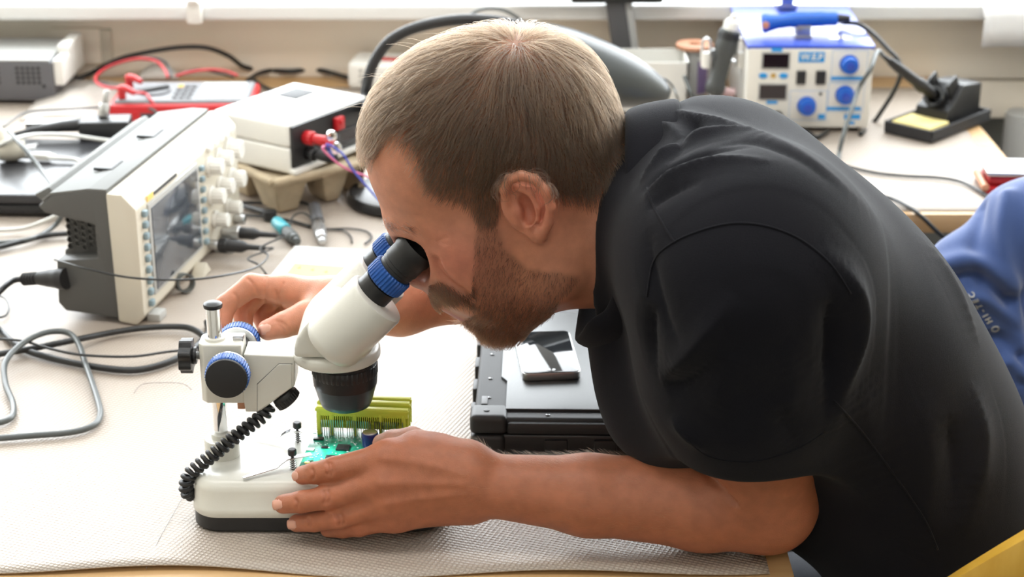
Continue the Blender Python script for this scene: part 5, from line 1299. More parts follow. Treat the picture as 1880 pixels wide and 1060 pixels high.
n_rng = [ony(712, 922, 1.386), ony(622, 951, 1.388), ony(578, 958, 1.393), ony(545, 961, 1.398)]
n_pnk = [ony(728, 950, 1.390), ony(660, 968, 1.392), ony(630, 972, 1.397), ony(602, 973, 1.402)]
finger(n_idx, [.0125, .0103, .0094, .0085]); finger(n_mid, [.0125, .0106, .0096, .0086]); finger(n_rng, [.0120, .0098, .0090, .0080]); finger(n_pnk, [.0105, .0085, .0078, .0070])
W1, W2 = ony(862, 862, 1.400), ony(858, 922, 1.404)
for q, (w_, r0, r1) in zip((n_idx, n_mid, n_rng, n_pnk), ((W1, .0135, .0205), (W1.lerp(W2, .35), .0140, .0215), (W1.lerp(W2, .65), .0135, .0210), (W2, .0120, .0190))):
    B.cone(q[0], w_, r0, r1, .012)
B.cone(ony(760, 820, 1.412), ony(850, 850, 1.410), .014, .020, .012)
thumb_n = [ony(800, 834, 1.418), ony(756, 812, 1.436), ony(722, 812, 1.450), ony(702, 815, 1.456)]
finger(thumb_n, [.0165, .0135, .0112, .0092], k=.012)
# ---- far arm: shoulder, elbow behind the head, hand on the far focus knob
sh_f = ony(1290, 400, 1.635); el_f = ony(1020, 445, 1.66); wr_f = ony(620, 562, 1.562)
B.ell(sh_f, (.062, .055, .062), k=.05)
B.cone(sh_f, el_f, .052, .042, .02)
B.cone(el_f, ony(850, 520, 1.615), .041, .0365, .015)
B.cone(ony(850, 520, 1.615), ony(735, 556, 1.585), .0365, .030, .012)
B.cone(ony(735, 556, 1.585), wr_f, .030, .0245, .012)
f_idx = [ony(528, 533, 1.572), ony(462, 524, 1.568), ony(414, 560, 1.556), ony(408, 596, 1.545)]
f_mid = [ony(538, 538, 1.588), ony(478, 534, 1.590), ony(446, 572, 1.578), ony(448, 602, 1.566)]
f_rng = [ony(552, 545, 1.600), ony(498, 543, 1.606), ony(480, 580, 1.594), ony(488, 604, 1.582)]
f_pnk = [ony(566, 552, 1.606), ony(518, 552, 1.616), ony(508, 582, 1.606), ony(514, 600, 1.596)]
finger(f_idx, [.0125, .0112, .0100, .0085]); finger(f_mid, [.0125, .0108, .0098, .0085]); finger(f_rng, [.0120, .0102, .0092, .0080]); finger(f_pnk, [.0105, .0090, .0080, .0070])
for q, dz in ((f_idx, .010), (f_mid, .004), (f_rng, -.002), (f_pnk, -.008)):
    B.cone(q[0], wr_f + Vector((-.006, (q[0].y - 1.588) * .35, dz)), .0130, .0195, .012)
thumb_f = [ony(606, 572, 1.545), ony(562, 582, 1.530), ony(520, 597, 1.518), ony(492, 606, 1.514)]
finger(thumb_f, [.0195, .0150, .0118, .0098], k=.012)
BV, BQ = B.mesh(2)
del B
BN = normals(BV, BQ); bvb = bvh_of(BV, BQ)
def px_line(pts, bv=None, n=6):
    L = []
    for q in spline([Vector((u, v, 0)) for u, v in pts], n):
        h_ = hit(bv or bvb, q.x, q.y)
        if h_ is not None and (not L or (h_ - L[-1]).length < .05): L.append(h_)
    return np.array([tuple(q) for q in L]) if len(L) > 1 else None
def crease(pts, wd, amp):
    global BV
    L = px_line(pts)
    if L is not None: BV = emboss(BV, BN, L, wd, amp)
# knuckle folds, finger creases, tendons, face lines
for pts in ([(600, 850), (603, 862), (601, 872)], [(607, 851), (610, 862), (608, 873)], [(594, 902), (597, 914), (595, 925)], [(602, 901), (606, 913), (603, 925)], [(616, 944), (622, 955), (623, 964)], [(624, 944), (630, 954), (631, 963)], [(573, 862), (576, 872), (574, 880)], [(543, 918), (546, 926), (545, 934)], [(566, 953), (568, 961), (567, 967)]):
    crease(pts, .0015, -.0019)
for pts in ([(515, 593), (524, 598), (530, 608)], [(511, 597), (519, 603), (524, 612)], [(507, 590), (516, 592), (524, 598)], [(431, 540), (437, 552), (436, 566)], [(455, 512), (466, 524), (472, 540)], [(489, 508), (488, 532), (487, 556)], [(505, 535), (512, 560), (513, 580)], [(520, 520), (512, 545), (516, 566)]):
    crease(pts, .0014, -.0013)
for pts in ([(700, 842), (780, 852), (850, 872)], [(700, 888), (780, 888), (850, 890)], [(712, 925), (790, 915), (850, 908)]): crease(pts, .004, .0009)
crease([(1268, 832), (1300, 872), (1330, 905), (1348, 925)], .0035, -.0045)
crease([(799, 480), (806, 498), (818, 514), (846, 536), (866, 552)], .0042, -.0042)
crease([(806, 440), (822, 436)], .0015, -.0008); crease([(806, 445), (820, 448)], .0015, -.0008)
BN = normals(BV, BQ); bvb = bvh_of(BV, BQ)

# ---- natural colour of the skin by region: lips, flushed nose and cheeks, shaved and bearded skin, tanned arms
P2 = proj_np(BV)
def srgb_np(r, g, b): return np.array(srgb(r, g, b))
skin = np.tile(srgb_np(192, 130, 102), (len(BV), 1))
arm = np.clip(((.93 - BV[:, 2]) / .05), 0, 1) * (BV[:, 1] < 1.43); skin += arm[:, None] * (srgb_np(172, 108, 79) - skin)
def blob(p, rad, col, amt):
    global skin
    d = np.linalg.norm(BV - np.array(tuple(p)), axis=1); g = (amt * np.exp(-(d / rad) ** 2))[:, None]; skin = skin * (1 - g) + g * np.array(col)
for s in (-1, 1):
    blob(hp(845, 470, s * .055), .028, srgb(205, 120, 105), .55); blob(hp(785, 508, s * .014), .016, srgb(205, 112, 98), .6)
    p = ony(985, 380, YH - .085); blob((p.x, YH + s * .085, p.z), .030, srgb(206, 122, 100), .55)
for q in (n_idx, n_mid, n_rng, n_pnk):
    blob(q[1], .009, srgb(178, 100, 78), .45); blob(q[0], .013, srgb(182, 108, 84), .35); blob(q[3], .009, srgb(206, 138, 116), .5)
for q in (f_idx, f_mid, f_rng, thumb_f): blob(q[3], .012, srgb(212, 140, 120), .6)
lipL = np.array([tuple(hp(839, 564, t_)) for t_ in np.linspace(-.024, .024, 9)]); d = np.linalg.norm(BV[:, None, :][:, :, [0, 2]] - lipL[None, 4:5, [0, 2]], axis=2)[:, 0]
m_ = np.exp(-(d / .0115) ** 2) * (np.abs(BV[:, 1] - YH) < .027); skin = skin * (1 - .9 * m_[:, None]) + .9 * m_[:, None] * srgb_np(182, 92, 92)
def side_poly(px, dy=None):
    # outline on the near side of the head, as seen in the photograph -> side-view coordinates (x, z)
    out = []
    for u, v in px:
        h_ = hit(bvb, u, v)
        if h_ is None or (h_ - hp(920, 350)).length > .2: h_ = hp(u, v)
        out.append((h_.x, h_.z))
    return out
hair_px = [(690, 292), (706, 268), (716, 246), (738, 238), (757, 255), (768, 288), (778, 325), (783, 350), (812, 366), (846, 374), (866, 392), (878, 418), (912, 416), (922, 375), (914, 345), (930, 320), (962, 312), (1005, 332), (1026, 360), (1050, 357), (1085, 362), (1118, 348)]
outer = [hp(1190, 300), hp(1190, 150), hp(1080, 10), hp(915, -30), hp(740, 20), hp(620, 180), hp(610, 290)]
hair_poly = side_poly(hair_px) + [(q.x, q.z) for q in outer]
beard_px = [(880, 412), (912, 412), (930, 462), (968, 492), (1020, 498), (1066, 508), (1050, 530), (1030, 548)]
beard_in = [(850, 590), (862, 581), (875, 574), (860, 561), (840, 554), (806, 553), (786, 546), (786, 522), (804, 514), (824, 520), (848, 535), (866, 540), (866, 518), (872, 480), (870, 440)]
b_out = [hp(1010, 600), hp(930, 660), hp(850, 640), hp(838, 600)]
beard_poly = side_poly(beard_px) + [(q.x, q.z) for q in b_out] + side_poly(beard_in)
S2 = BV[:, [0, 2]]
head = (np.linalg.norm(BV - np.array(tuple(hp(910, 330))), axis=1) < .22) & (BV[:, 0] < hp(1130, 400).x)
on_ear = (np.abs(BV[:, 1] - YH) > .0750) & (BV[:, 0] > hp(905, 380).x) & (BV[:, 0] < hp(1030, 380).x) & (BV[:, 2] < hp(960, 318).z)
earP = [(q.x, q.z) for q in (ony(u, v, YH - .088) for u, v in ((918, 400), (916, 350), (930, 322), (958, 311), (988, 318), (1012, 345), (1022, 385), (1012, 425), (990, 446), (965, 430)))]
on_ear |= in_poly(S2, earP)
scalp = head & in_poly(S2, hair_poly) & ~on_ear; beard = head & in_poly(S2, beard_poly)
skin[scalp] = skin[scalp] * .35 + .65 * srgb_np(92, 70, 52)
skin[beard] = skin[beard] * .55 + .45 * srgb_np(84, 56, 40)
for _ in range(3):
    S_ = np.zeros_like(skin); C_ = np.zeros(len(skin))
    for a, b in ((0, 1), (1, 2), (2, 3), (3, 0)): np.add.at(S_, BQ[:, a], skin[BQ[:, b]]); np.add.at(C_, BQ[:, a], 1)
    skin = .4 * skin + .6 * S_ / np.maximum(C_, 1)[:, None]
M['skin'] = mat('skin', srgb(202, 146, 118), .46, bump=.25, bscale=900, var=.10, vscale=90, sss=.22, attr='tone', spec=.4)
OFF = np.array((.47, 1.47, 0))
me = to_mesh('body', BV - OFF, BQ)
ca = me.color_attributes.new('tone', 'FLOAT_COLOR', 'POINT'); ca.data.foreach_set('color', np.concatenate([skin, np.ones((len(skin), 1))], 1).astype(np.float32).ravel())
body = obj_me('body', me, 'skin', person, smooth=180)

# ---- fingernails
def nail(tip, prev, up, ln, wd, lift):
    tip, prev, up = Vector(tip), Vector(prev), Vector(up); d = (tip - prev).normalized(); up = (up - d * up.dot(d)).normalized(); sd = d.cross(up)
    V = []; n1, n2 = 7, 7
    for i in range(n1):
        for j in range(n2):
            s, t = (i / (n1 - 1) - .35) * ln, (j / (n2 - 1) - .5) * 2
            wj = wd * (1 - .25 * max(0, abs(i / (n1 - 1) - .5) * 2 - .5) ** 1.0)
            V.append(tip + d * s + sd * (t * wj * .5) + up * (lift * math.sqrt(max(0, 1 - (t * .62) ** 2)) - max(0, s) * .18) - Vector((OFF[0], OFF[1], 0)))
    b = MB(); b.raw(V, [(i * n2 + j, i * n2 + j + 1, (i + 1) * n2 + j + 1, (i + 1) * n2 + j) for i in range(n1 - 1) for j in range(n2 - 1)])
    o = obj('fingernail', b, 'nail', person, smooth=180); so = o.modifiers.new('thickness', 'SOLIDIFY'); so.thickness = .0006; so.offset = 0
camdir = Vector((0, -1, .35))
nail(n_idx[3], n_idx[2], (-.5, -.8, .4), .0095, .0088, .0085); nail(n_mid[3], n_mid[2], (-.35, -.85, .40), .0105, .0092, .0087); nail(n_rng[3], n_rng[2], (-.3, -.9, .30), .0095, .0086, .0081)
nail(thumb_f[3], thumb_f[2], (-.1, -.72, .45), .0105, .0098, .0099)

# ---- hair: strands lying over the scalp
def hair_mat(name, c1, c2, rough=.38):
    m = bpy.data.materials.new(name); m.use_nodes = True; nt = m.node_tree; nt.nodes.clear()
    o = nt.nodes.new('ShaderNodeOutputMaterial'); h_ = nt.nodes.new('ShaderNodeBsdfHairPrincipled'); h_.parametrization = 'COLOR'
    h_.inputs['Roughness'].default_value = rough; h_.inputs['Radial Roughness'].default_value = .45
    hi = nt.nodes.new('ShaderNodeHairInfo'); mx = nt.nodes.new('ShaderNodeMix'); mx.data_type = 'RGBA'
    mx.inputs[6].default_value = (*c1, 1); mx.inputs[7].default_value = (*c2, 1)
    nt.links.new(hi.outputs['Random'], mx.inputs[0]); nt.links.new(mx.outputs[2], h_.inputs['Color']); nt.links.new(h_.outputs[0], o.inputs[0]); return m
M['hair'] = hair_mat('brown_hair', srgb(30, 22, 16), srgb(76, 57, 40), .45)
M['beard'] = hair_mat('brown_beard', srgb(30, 21, 15), srgb(84, 50, 31), .45)
M['arm_hair'] = hair_mat('fair_hair', srgb(140, 105, 70), srgb(170, 130, 90))
def strands(name, S, m, parent, r0=.00007, r1=.00003):
    hc = bpy.data.hair_curves.new(name); n = len(S); k = len(S[0]); hc.add_curves([k] * n)
    P = np.array(S, dtype=np.float32).reshape(-1, 3) - OFF.astype(np.float32)
    hc.points.foreach_set('position', P.ravel().astype(np.float32))
    at = hc.attributes.get('radius') or hc.attributes.new('radius', 'FLOAT', 'POINT')
    at.data.foreach_set('value', np.tile(np.linspace(r0, r1, k), n).astype(np.float32))
    hc.materials.append(M[m]); o = bpy.data.objects.new(name, hc); COL.objects.link(o); o.parent = parent; return o
QA = BV[BQ]; QC = QA.mean(1); area_q = .5 * np.linalg.norm(np.cross(QA[:, 2] - QA[:, 0], QA[:, 3] - QA[:, 1]), axis=1)
headQ = np.where(head[BQ].all(1))[0]
def sample(mask_q, n):
    w_ = area_q[mask_q]; i = NPR.choice(mask_q, n, p=w_ / w_.sum()); a, b = NPR.rand(n), NPR.rand(n); q = QA[i]
    p = q[:, 0] * ((1 - a) * (1 - b))[:, None] + q[:, 1] * (a * (1 - b))[:, None] + q[:, 2] * (a * b)[:, None] + q[:, 3] * ((1 - a) * b)[:, None]
    nn = BN[BQ[i]].mean(1); return p, nn / np.linalg.norm(nn, axis=1)[:, None]
crown = np.array(tuple(hit(bvb, 945, 78) or hp(945, 70)))
hairQ = headQ[in_poly(QC[headQ][:, [0, 2]], hair_poly) & ~on_ear[BQ[headQ]].any(1)]
pts, nn = sample(hairQ, 26000)
up_z = pts[:, 2]; ztop, zlow = pts[:, 2].max(), hp(1080, 355).z
CL = NPR.normal(0, 190, (3, 3)); CL = np.concatenate([CL, [[.3, 1.7, 3.9]]])
S = []
front = np.array((-1, 0, -.05)); xf = hp(700, 250).x
for p, n in zip(pts, nn):
    h_ = min(1, max(0, (p[2] - zlow) / (ztop - zlow)))
    fl = p - crown; dcr = np.linalg.norm(fl); fl = fl / (dcr + 1e-6)
    fwd = min(1, max(0, (crown[0] - .01 - p[0]) / .10)) * (.35 + .65 * h_)
    side = 1 - h_
    d = fl * 1.0 + np.array((-1.0, 0, 0)) * (.75 * fwd) + np.array((-.05, 0, -1.0)) * (.9 * side + .15) + NPR.normal(0, .12, 3) + .30 * np.sin(np.array((p @ CL[0], p @ CL[1], p @ CL[2])) + CL[3])
    d = d - n * (d @ n); d /= np.linalg.norm(d) + 1e-9
    temple = p[0] < hp(880, 300).x and h_ < .55
    L = (.010 + .030 * h_ ** 1.1) * NPR.uniform(.6, 1.25)
    if h_ < .30: L = .006 + .022 * h_ + .008 * max(0, min(1, (p[0] - hp(990, 300).x) / .03)); L *= NPR.uniform(.7, 1.1)
    if temple: L *= .75
    lift = (.0035 + .006 * h_) * NPR.uniform(.5, 1.25)
    q = Vector(p - n * .0008); dv = Vector(d); nv = Vector(n); st = [tuple(q)]; K = 6
    cur = Vector(p); cn = nv.copy()
    for k in range(1, K + 1):
        cur = cur + dv * (L / K)
        loc, no, _, _ = bvb.find_nearest(cur)
        hgt = lift * math.sin(min(1, k / K * 1.25) * math.pi * .5) + .0005
        over = (cur - loc).dot(no)
        tgt = loc + no * hgt
        # beyond the hairline the strand runs on straight
        st.append(tuple(tgt)); cur = loc + no * .0; dv = (dv - no * dv.dot(no))
        dv = (dv + Vector(NPR.normal(0, .05, 3))).normalized()
    S.append(st)
strands('hair', S, 'hair', person, .00017, .00006)
# a few stray hairs standing off the front of the head
S = []
pts, nn = sample(hairQ, 4000)
for p, n in zip(pts, nn):
    if p[0] > hp(840, 100).x or p[2] < hp(700, 200).z: continue
    if NPR.rand() > .05: continue
    d = Vector(n) * .55 + Vector((-.8, 0, .10)) + Vector(NPR.normal(0, .25, 3)); q = Vector(p); st = [tuple(q)]; L = NPR.uniform(.02, .042)
    for k in range(6): q = q + d.normalized() * (L / 6); d += Vector((-.05, 0, -.16)); st.append(tuple(q))
    S.append(st)
strands('loose_hair', S, 'hair', person, .00009, .00004)
# forelock falling over the hairline
S = []
for i in range(1500):
    t_ = NPR.rand(); y_ = NPR.uniform(-.052, .052); a = hp(705 + 60 * t_, 200 - 60 * t_, y_)
    loc, no, _, _ = bvb.find_nearest(a); d = Vector((-.75, NPR.normal(0, .12), -.55)); q = loc.copy(); st = [tuple(q)]; L = NPR.uniform(.022, .042) * (1 - 3.5 * abs(y_))
    for k in range(6):
        q = q + d.normalized() * (L / 6); l2, n2, _, _ = bvb.find_nearest(q)
        hgt = .007 * math.sin(min(1., (k + 1) / 4) * 1.57); o_ = (q - l2).dot(n2)
        q = l2 + n2 * max(hgt, o_ * .7); d += Vector((.02, 0, -.10)); st.append(tuple(q))
    S.append(st)
strands('forelock', S, 'hair', person, .00012, .00005)
# beard and moustache
beardQ = headQ[in_poly(QC[headQ][:, [0, 2]], beard_poly)]
px0 = proj_np(np.stack([QC[beardQ][:, 0], np.full(len(beardQ), YH), QC[beardQ][:, 2]], 1)); st_q = beardQ[(px0[:, 0] < 872) & (px0[:, 1] < 566)]
pts, nn = sample(beardQ, 19000); p2, n2 = sample(st_q, 3000); pts = np.concatenate([pts, p2]); nn = np.concatenate([nn, n2]); S = []
ear_p = np.array(tuple(hp(930, 400))); 
for p, n in zip(pts, nn):
    px_ = proj_np(np.array([[p[0], YH, p[2]]]))[0]
    chin = min(1, max(0, (px_[1] - 470) / 110)); stache = px_[0] < 872 and px_[1] < 566
    if not stache and NPR.rand() > .42 + .6 * chin: continue
    d = np.array((-.25, 0, -1.0)) if not stache else np.array((.25, math.copysign(.30, p[1] - YH), -.9))
    d = d + NPR.normal(0, .22, 3); d = d - n * (d @ n); d /= np.linalg.norm(d) + 1e-9
    L = ((.0055 + .0105 * chin) if not stache else .0095) * NPR.uniform(.6, 1.2)
    q = Vector(p - n * .0005); dv = Vector(d * .85 + n * (.45 if not stache else .32)); st = [tuple(q)]
    for k in range(4):
        q = q + dv.normalized() * (L / 4); dv = dv + Vector(d * .25) - Vector(n * .05); st.append(tuple(q))
    S.append(st)
strands('beard', S, 'beard', person, .00015, .00006)
# eyebrows
S = []
for s in (-1, 1):
    for i in range(420):
        t_ = NPR.rand(); a = hp(742, 402, s * .012).lerp(hp(796, 412, s * .047), t_) + Vector((-.012, s * .004, 0)) + Vector(NPR.normal(0, .0022, 3))
        loc, no, _, _ = bvb.find_nearest(a); d = Vector((.5, s * .9, -.15 + .3 * (1 - t_))) + Vector(NPR.normal(0, .2, 3)); d = (d - no * d.dot(no)).normalized() + no * .25
        st = [tuple(loc)]; q = loc.copy()
        for k in range(3): q = q + d * .0025; st.append(tuple(q))
        S.append(st)
strands('eyebrow', S, 'beard', person, .00010, .00004)
S = []
for s in (-1, 1):
    for i in range(90):
        t_ = i / 90; a = hp(760, 424, s * .014).lerp(hp(806, 432, s * .046), t_); loc, no, _, _ = bvb.find_nearest(a)
        q = loc.copy(); st = [tuple(q)]; d = Vector((-.7, s * .2, -.55)) + Vector(NPR.normal(0, .15, 3))
        for k in range(3): q = q + d.normalized() * .0026; d += Vector((-.1, 0, .12)); st.append(tuple(q))
        S.append(st)
strands('eyelash', S, 'beard', person, .00012, .00005)
# fine hair on the near forearm
armQ = np.where((QC[:, 1] < 1.45) & (QC[:, 2] < .86) & (QC[:, 0] > ony(840, 890, 1.4).x) & (QC[:, 0] < .16))[0]
pts, nn = sample(armQ, 2600); S = []
for p, n in zip(pts, nn):
    if n[2] < -.3: continue
    d = np.array((-.9, -.1, .15)) + NPR.normal(0, .3, 3); d = d - n * (d @ n); d /= np.linalg.norm(d); q = Vector(p); dv = Vector(d + n * .7); L = NPR.uniform(.004, .010); st = [tuple(q)]
    for k in range(4): q = q + dv.normalized() * (L / 4); dv = dv + Vector(d * .2); st.append(tuple(q))
    S.append(st)
strands('arm_hair', S, 'arm_hair', person, .00004, .00002)

# ---- polo shirt
sx = axis_pts([(.055, .0030), .62]); sy = axis_pts([(1.20, .0030), (1.40, .0045), 1.74]); sz = axis_pts([(.52, .006), (.78, .0030), 1.17])
H = Soft(sx, sy, sz)
for (c, ra, th, ry), a in zip(TR, tang): H.ell(hp(*c), (ra, ry, th), (0, R(a), 0), k=.06)
H.ell((.462, 1.467, .57), (.14, .175, .13), k=.06)
# chest front with the buttoned placket hanging forward
H.cone(ony(1160, 560, 1.455), ony(1250, 720, 1.43), .045, .060, .04)
H.cone(ony(1250, 715, 1.44), ony(1500, 830, 1.48), .058, .085, .06)
H.cone(hp(1300, 400), hp(1172, 416), .098, .070, .04)
# sleeves, cut square at the hem before they are blended into the body of the shirt
T_ = H; H = Soft(sx, sy, sz)
H.ell(ony(1375, 495, 1.300), (.074, .066, .078), k=.05)
H.cone(ony(1368, 520, 1.298), ony(1362, 690, 1.325), .072, .0745, .03)
H.cone(ony(1362, 690, 1.325), ony(1382, 855, 1.354), .0745, .0600, .02)
hem0, hem1 = ony(1250, 838, 1.345), ony(1505, 826, 1.345); hm = ony(1378, 812, 1.35)
H.half(hm, (.03, .02, -1), (.0, 1.19, .70), (.40, 1.5, .93), k=.006)
T_.ell(ony(1375, 470, 1.345), (.085, .065, .080), k=.08); T_._apply([slice(None)] * 3, H.D, .060, False); H = T_
H.ell(sh_f, (.075, .068, .075), k=.05)
H.cone(sh_f, sh_f.lerp(el_f, .62), .070, .060, .03)
# neck opening
H.cone(hp(1050, 410), hp(1172, 418), .061, .061, .010, sub=True)
H.cone(hp(1050, 520), hp(1150, 540), .045, .035, .012, sub=True)
HV, HQ = H.mesh(3); del H
HN = normals(HV, HQ); bvs = bvh_of(HV, HQ); FOLD = 1.0
def fold(pts, wd, amp):
    global HV
    L = px_line(pts, bvs)
    if L is not None: HV = emboss(HV, HN, L, wd * 1.3, amp * FOLD, True)
# folds fanning from the collar over the shoulder
fold([(1170, 222), (1215, 212), (1262, 216), (1330, 228), (1400, 246)], .006, .007); fold([(1160, 232), (1200, 232), (1240, 244), (1262, 268)], .005, .008)
fold([(1262, 214), (1278, 232), (1262, 262), (1225, 300)], .006, -.008); fold([(1175, 340), (1205, 305), (1245, 275), (1300, 252), (1370, 244), (1440, 262)], .007, .011)
fold([(1178, 352), (1215, 318), (1260, 292), (1320, 272), (1390, 266)], .004, -.007); fold([(1180, 364), (1222, 332), (1275, 308), (1340, 292), (1420, 296)], .006, .008)
fold([(1300, 268), (1380, 258), (1460, 290), (1540, 350)], .006, -.004); fold([(1185, 385), (1230, 352), (1290, 330)], .005, -.005)
fold([(1345, 240), (1440, 268), (1530, 330), (1620, 410)], .010, .003)
# armpit and sleeve folds
fold([(1490, 455), (1545, 505), (1572, 565), (1566, 640), (1545, 720), (1530, 800)], .010, .012); fold([(1520, 540), (1532, 610), (1526, 690), (1516, 770)], .007, -.013)
fold([(1212, 700), (1245, 670), (1290, 620), (1325, 575), (1350, 540)], .008, .009); fold([(1196, 560), (1192, 620), (1208, 690)], .006, -.008); fold([(1222, 712), (1265, 700), (1320, 655)], .006, -.007)
fold([(1188, 420), (1196, 500), (1222, 590), (1260, 640)], .007, -.006); fold([(1300, 760), (1330, 700), (1345, 640)], .012, .004); fold([(1440, 780), (1455, 700), (1440, 620)], .012, .004)
fold([(1230, 760), (1262, 800), (1300, 830)], .006, .005); fold([(1470, 820), (1440, 780), (1430, 740)], .007, -.004)
fold([(1580, 700), (1600, 800), (1650, 900)], .016, .005); fold([(1780, 700), (1800, 800), (1790, 900), (1770, 1000)], .012, .008); fold([(1740, 760), (1752, 860), (1742, 960)], .010, -.007); fold([(1700, 440), (1760, 540), (1800, 640)], .010, .004)
fold([(1690, 720), (1710, 840), (1700, 960), (1680, 1040)], .012, .005)
HN = normals(HV, HQ)
# general slackness of the cloth
ph = NPR.rand(10, 4)
f = sum(np.sin(HV @ ((ph[k, :3] - .5) * 90) + ph[k, 3] * 6.3) for k in range(10)) / 10; HV = HV + HN * (f * .0016)[:, None]
M['polo'] = mat('black_polo_knit', (.0070, .0070, .0100), .85, bump=.35, bscale=1400, spec=.12, sheen=.05)
shirt = obj_me('polo_shirt', to_mesh('polo_shirt', HV - OFF, HQ), 'polo', person, smooth=180)
# sewn seams: sleeve head, shoulder, side panel, hem
bvs = bvh_of(HV, HQ)
def seam(name, pts, r=.0009):
    P = [h_ for h_ in (hit(bvs, q.x, q.y) for q in spline([Vector((u, v, 0)) for u, v in pts], 5)) if h_ is not None]
    if len(P) > 3:
        b = MB(); b.tube([p - Vector((OFF[0], OFF[1], 0)) + _ray(940, 530) * -.0003 for p in P], r, 6); obj(name, b, 'polo', shirt, smooth=180)
seam('sleeve_seam', [(1188, 545), (1200, 480), (1235, 446), (1290, 422), (1350, 410), (1410, 416), (1470, 440), (1525, 485), (1562, 540)])
seam('shoulder_seam', [(1188, 345), (1200, 380), (1228, 430), (1240, 446)])
seam('side_seam', [(1530, 735), (1580, 790), (1640, 870), (1695, 950), (1722, 1010)])
seam('hem_stitch', [(1256, 800), (1300, 838), (1380, 848), (1460, 826), (1512, 795)], .0006)
# turned-down collar round the neck
V = []; NP_ = 56; prof = [(.030, .88), (.010, .93), (.0, 1.00), (.002, 1.06), (.014, 1.11), (.028, 1.14), (.040, 1.16), (.041, 1.125)]
cc = hp(1136, 418); RZ, RY = .098, .080
for i in range(NP_):
    a = 2 * math.pi * i / NP_; cz, cy = math.cos(a), math.sin(a)
    rim = .006 * cz + .002 * math.sin(3 * a) + (-.010 if cz < -.6 else 0)
    for (dx, f) in prof:
        e = 1.0 if cz > 0 else 1.0
        V.append(cc + Vector((rim - .004 + dx * (1.15 if cz > -.5 else 1.0) - .018 * max(0, -cz), RY * f * cy, RZ * f * cz * e)) - Vector((OFF[0], OFF[1], 0)))
K_ = len(prof); b = MB(); b.raw(V, [(i * K_ + k, i * K_ + (k + 1), ((i + 1) % NP_) * K_ + (k + 1), ((i + 1) % NP_) * K_ + k) for i in range(NP_) for k in range(K_ - 1)])
bmesh.ops.recalc_face_normals(b.bm, faces=b.bm.faces)
cl = obj('collar', b, 'polo', shirt, smooth=180, subdiv=1); so = cl.modifiers.new('thickness', 'SOLIDIFY'); so.thickness = .0022
# ---- trousers and shoes (below the table)
G = Soft(np.arange(-.25, .68, .010), np.arange(1.30, 1.80, .010), np.arange(.03, .68, .010))
G.ell((.46, 1.48, .55), (.15, .165, .11), k=.03)
for yk in (1.425, 1.585):
    G.cone((.40, yk + .01, .545), (.02, yk, .53), .078, .062, .04); G.cone((.02, yk, .53), (.06, yk, .10), .058, .048, .03)
GV, GQ = G.mesh(2)
obj_me('trousers', to_mesh('trousers', GV - OFF, GQ), mat('dark_denim', (.02, .024, .035), .8, bump=.3, bscale=900), person, smooth=180)
for yk in (1.425, 1.585):
    G = Soft(np.arange(-.22, .16, .006), np.arange(yk - .08, yk + .08, .006), np.arange(-.01, .15, .006))
    G.cone((.07, yk, .05), (-.13, yk, .035), .046, .036, .01).cone((.06, yk, .10), (.06, yk, .06), .05, .05, .02); G.half((0, yk, .002), (0, 0, -1), (-.3, yk - .1, -.05), (.3, yk + .1, .03))
    GV, GQ = G.mesh(1); obj_me('shoe', to_mesh('shoe', GV - OFF, GQ), 'black_matte', person, smooth=180)

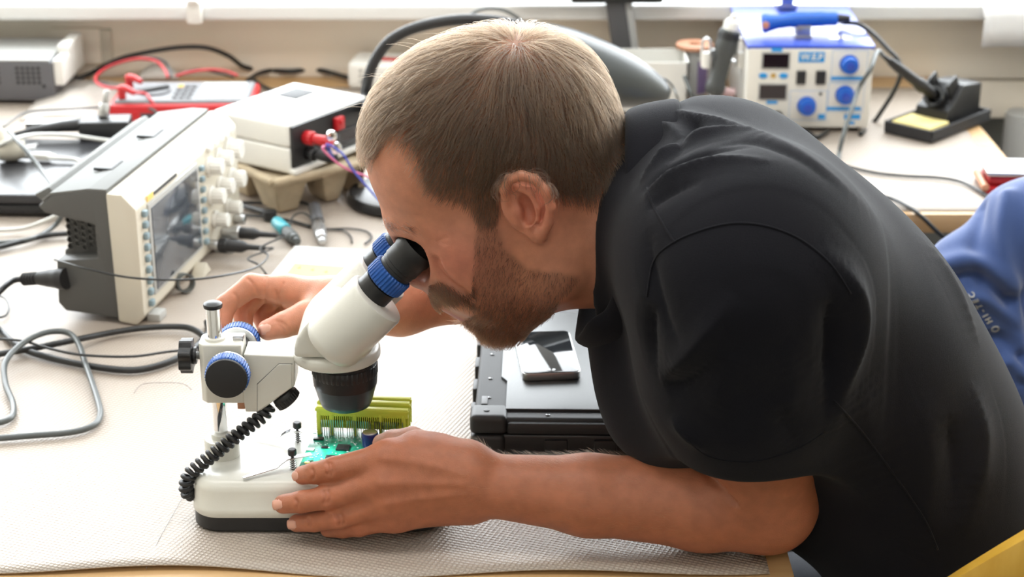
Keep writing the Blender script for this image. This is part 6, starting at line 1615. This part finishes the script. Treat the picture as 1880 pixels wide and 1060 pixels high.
# ---- blue jacket over the second chair
chair('office_chair', 'dark office chair almost hidden under the blue jacket', (JX, JY + .19, 0), 0, 'black', ob)
J = Soft(np.arange(.44, .94, .004), np.arange(1.84, 2.12, .004), np.arange(.50, .93, .004))
jc = ony(1868, 520, JY)
J.ell((JX + .02, JY, .715), (.165, .050, .150), (0, 0, 0), k=.03)
J.cone(ony(1880, 415, JY), ony(1960, 418, JY), .046, .048, .03)
J.cone(ony(1878, 425, JY), ony(1785, 515, JY - .02), .048, .042, .04)
J.cone(ony(1765, 495, JY - .02), ony(1850, 680, JY - .03), .040, .055, .03)
J.cone(ony(1960, 400, JY), ony(2060, 620, JY), .05, .06, .04)
J.cone(ony(1850, 680, JY - .03), ony(1930, 800, JY - .02), .055, .05, .03)
JV, JQ = J.mesh(3); JN = normals(JV, JQ); bvj = bvh_of(JV, JQ)
def jf(pts, wd, amp):
    global JV
    L = px_line(pts, bvj)
    if L is not None: JV = emboss(JV, JN, L, wd, amp)
jf([(1735, 488), (1790, 480), (1850, 520)], .012, .010); jf([(1740, 510), (1800, 505), (1850, 550)], .008, -.010); jf([(1800, 380), (1790, 450), (1800, 520)], .010, -.007); jf([(1850, 360), (1840, 440), (1860, 540), (1870, 640)], .010, .008)
jf([(1755, 560), (1800, 545), (1860, 590)], .008, .007); jf([(1790, 640), (1830, 620), (1875, 650)], .008, -.008); jf([(1815, 690), (1850, 665), (1880, 690)], .008, .008); jf([(1872, 540), (1868, 620), (1878, 700)], .006, -.006)
jk = thing('jacket', 'blue sweatshirt jacket with small grey lettering draped over the dark office chair', 'jacket', (JX, JY, .50))
M['fleece'] = mat('blue_fleece', (.030, .066, .21), .85, bump=.4, bscale=900, sheen=.4)
obj_me('cloth', to_mesh('jacket', JV - np.array((JX, JY, .50)), JQ), 'fleece', jk, smooth=180)
bvj = bvh_of(JV, JQ)
def on_jacket(txt, u, v, size, ang):
    h_ = hit(bvj, u, v)
    if h_ is None: return
    q = bvj.find_nearest(h_); n = q[1]; 
    if n.y > 0: n = -n
    mx = Matrix.Translation(h_ + n * .0008 - Vector((JX, JY, .50))) @ frame((0, 0, 0), n, (1, 0, 0)) @ Matrix.Rotation(R(ang), 4, 'Z')
    obj('lettering', text_mesh(txt, size, .0006, mx, True), 'grey_light', jk)
for ch, t_ in zip('HI-TEC', (.86, .70, .55, .40, .22, .04)): on_jacket(ch, 1783 + 38 * t_, 540 + 56 * t_, .0098, 122)
h_ = hit(bvj, 1827, 604)
if h_ is not None:
    n = bvj.find_nearest(h_)[1]; n = -n if n.y > 0 else n
    b = MB(); b.lathe([(.0032, 0), (.0048, 0), (.0048, .0012), (.0032, .0012), (.0032, 0)], 20, frame(h_ - Vector((JX, JY, .50)), n)); obj('round_emblem', b, 'grey_light', jk)
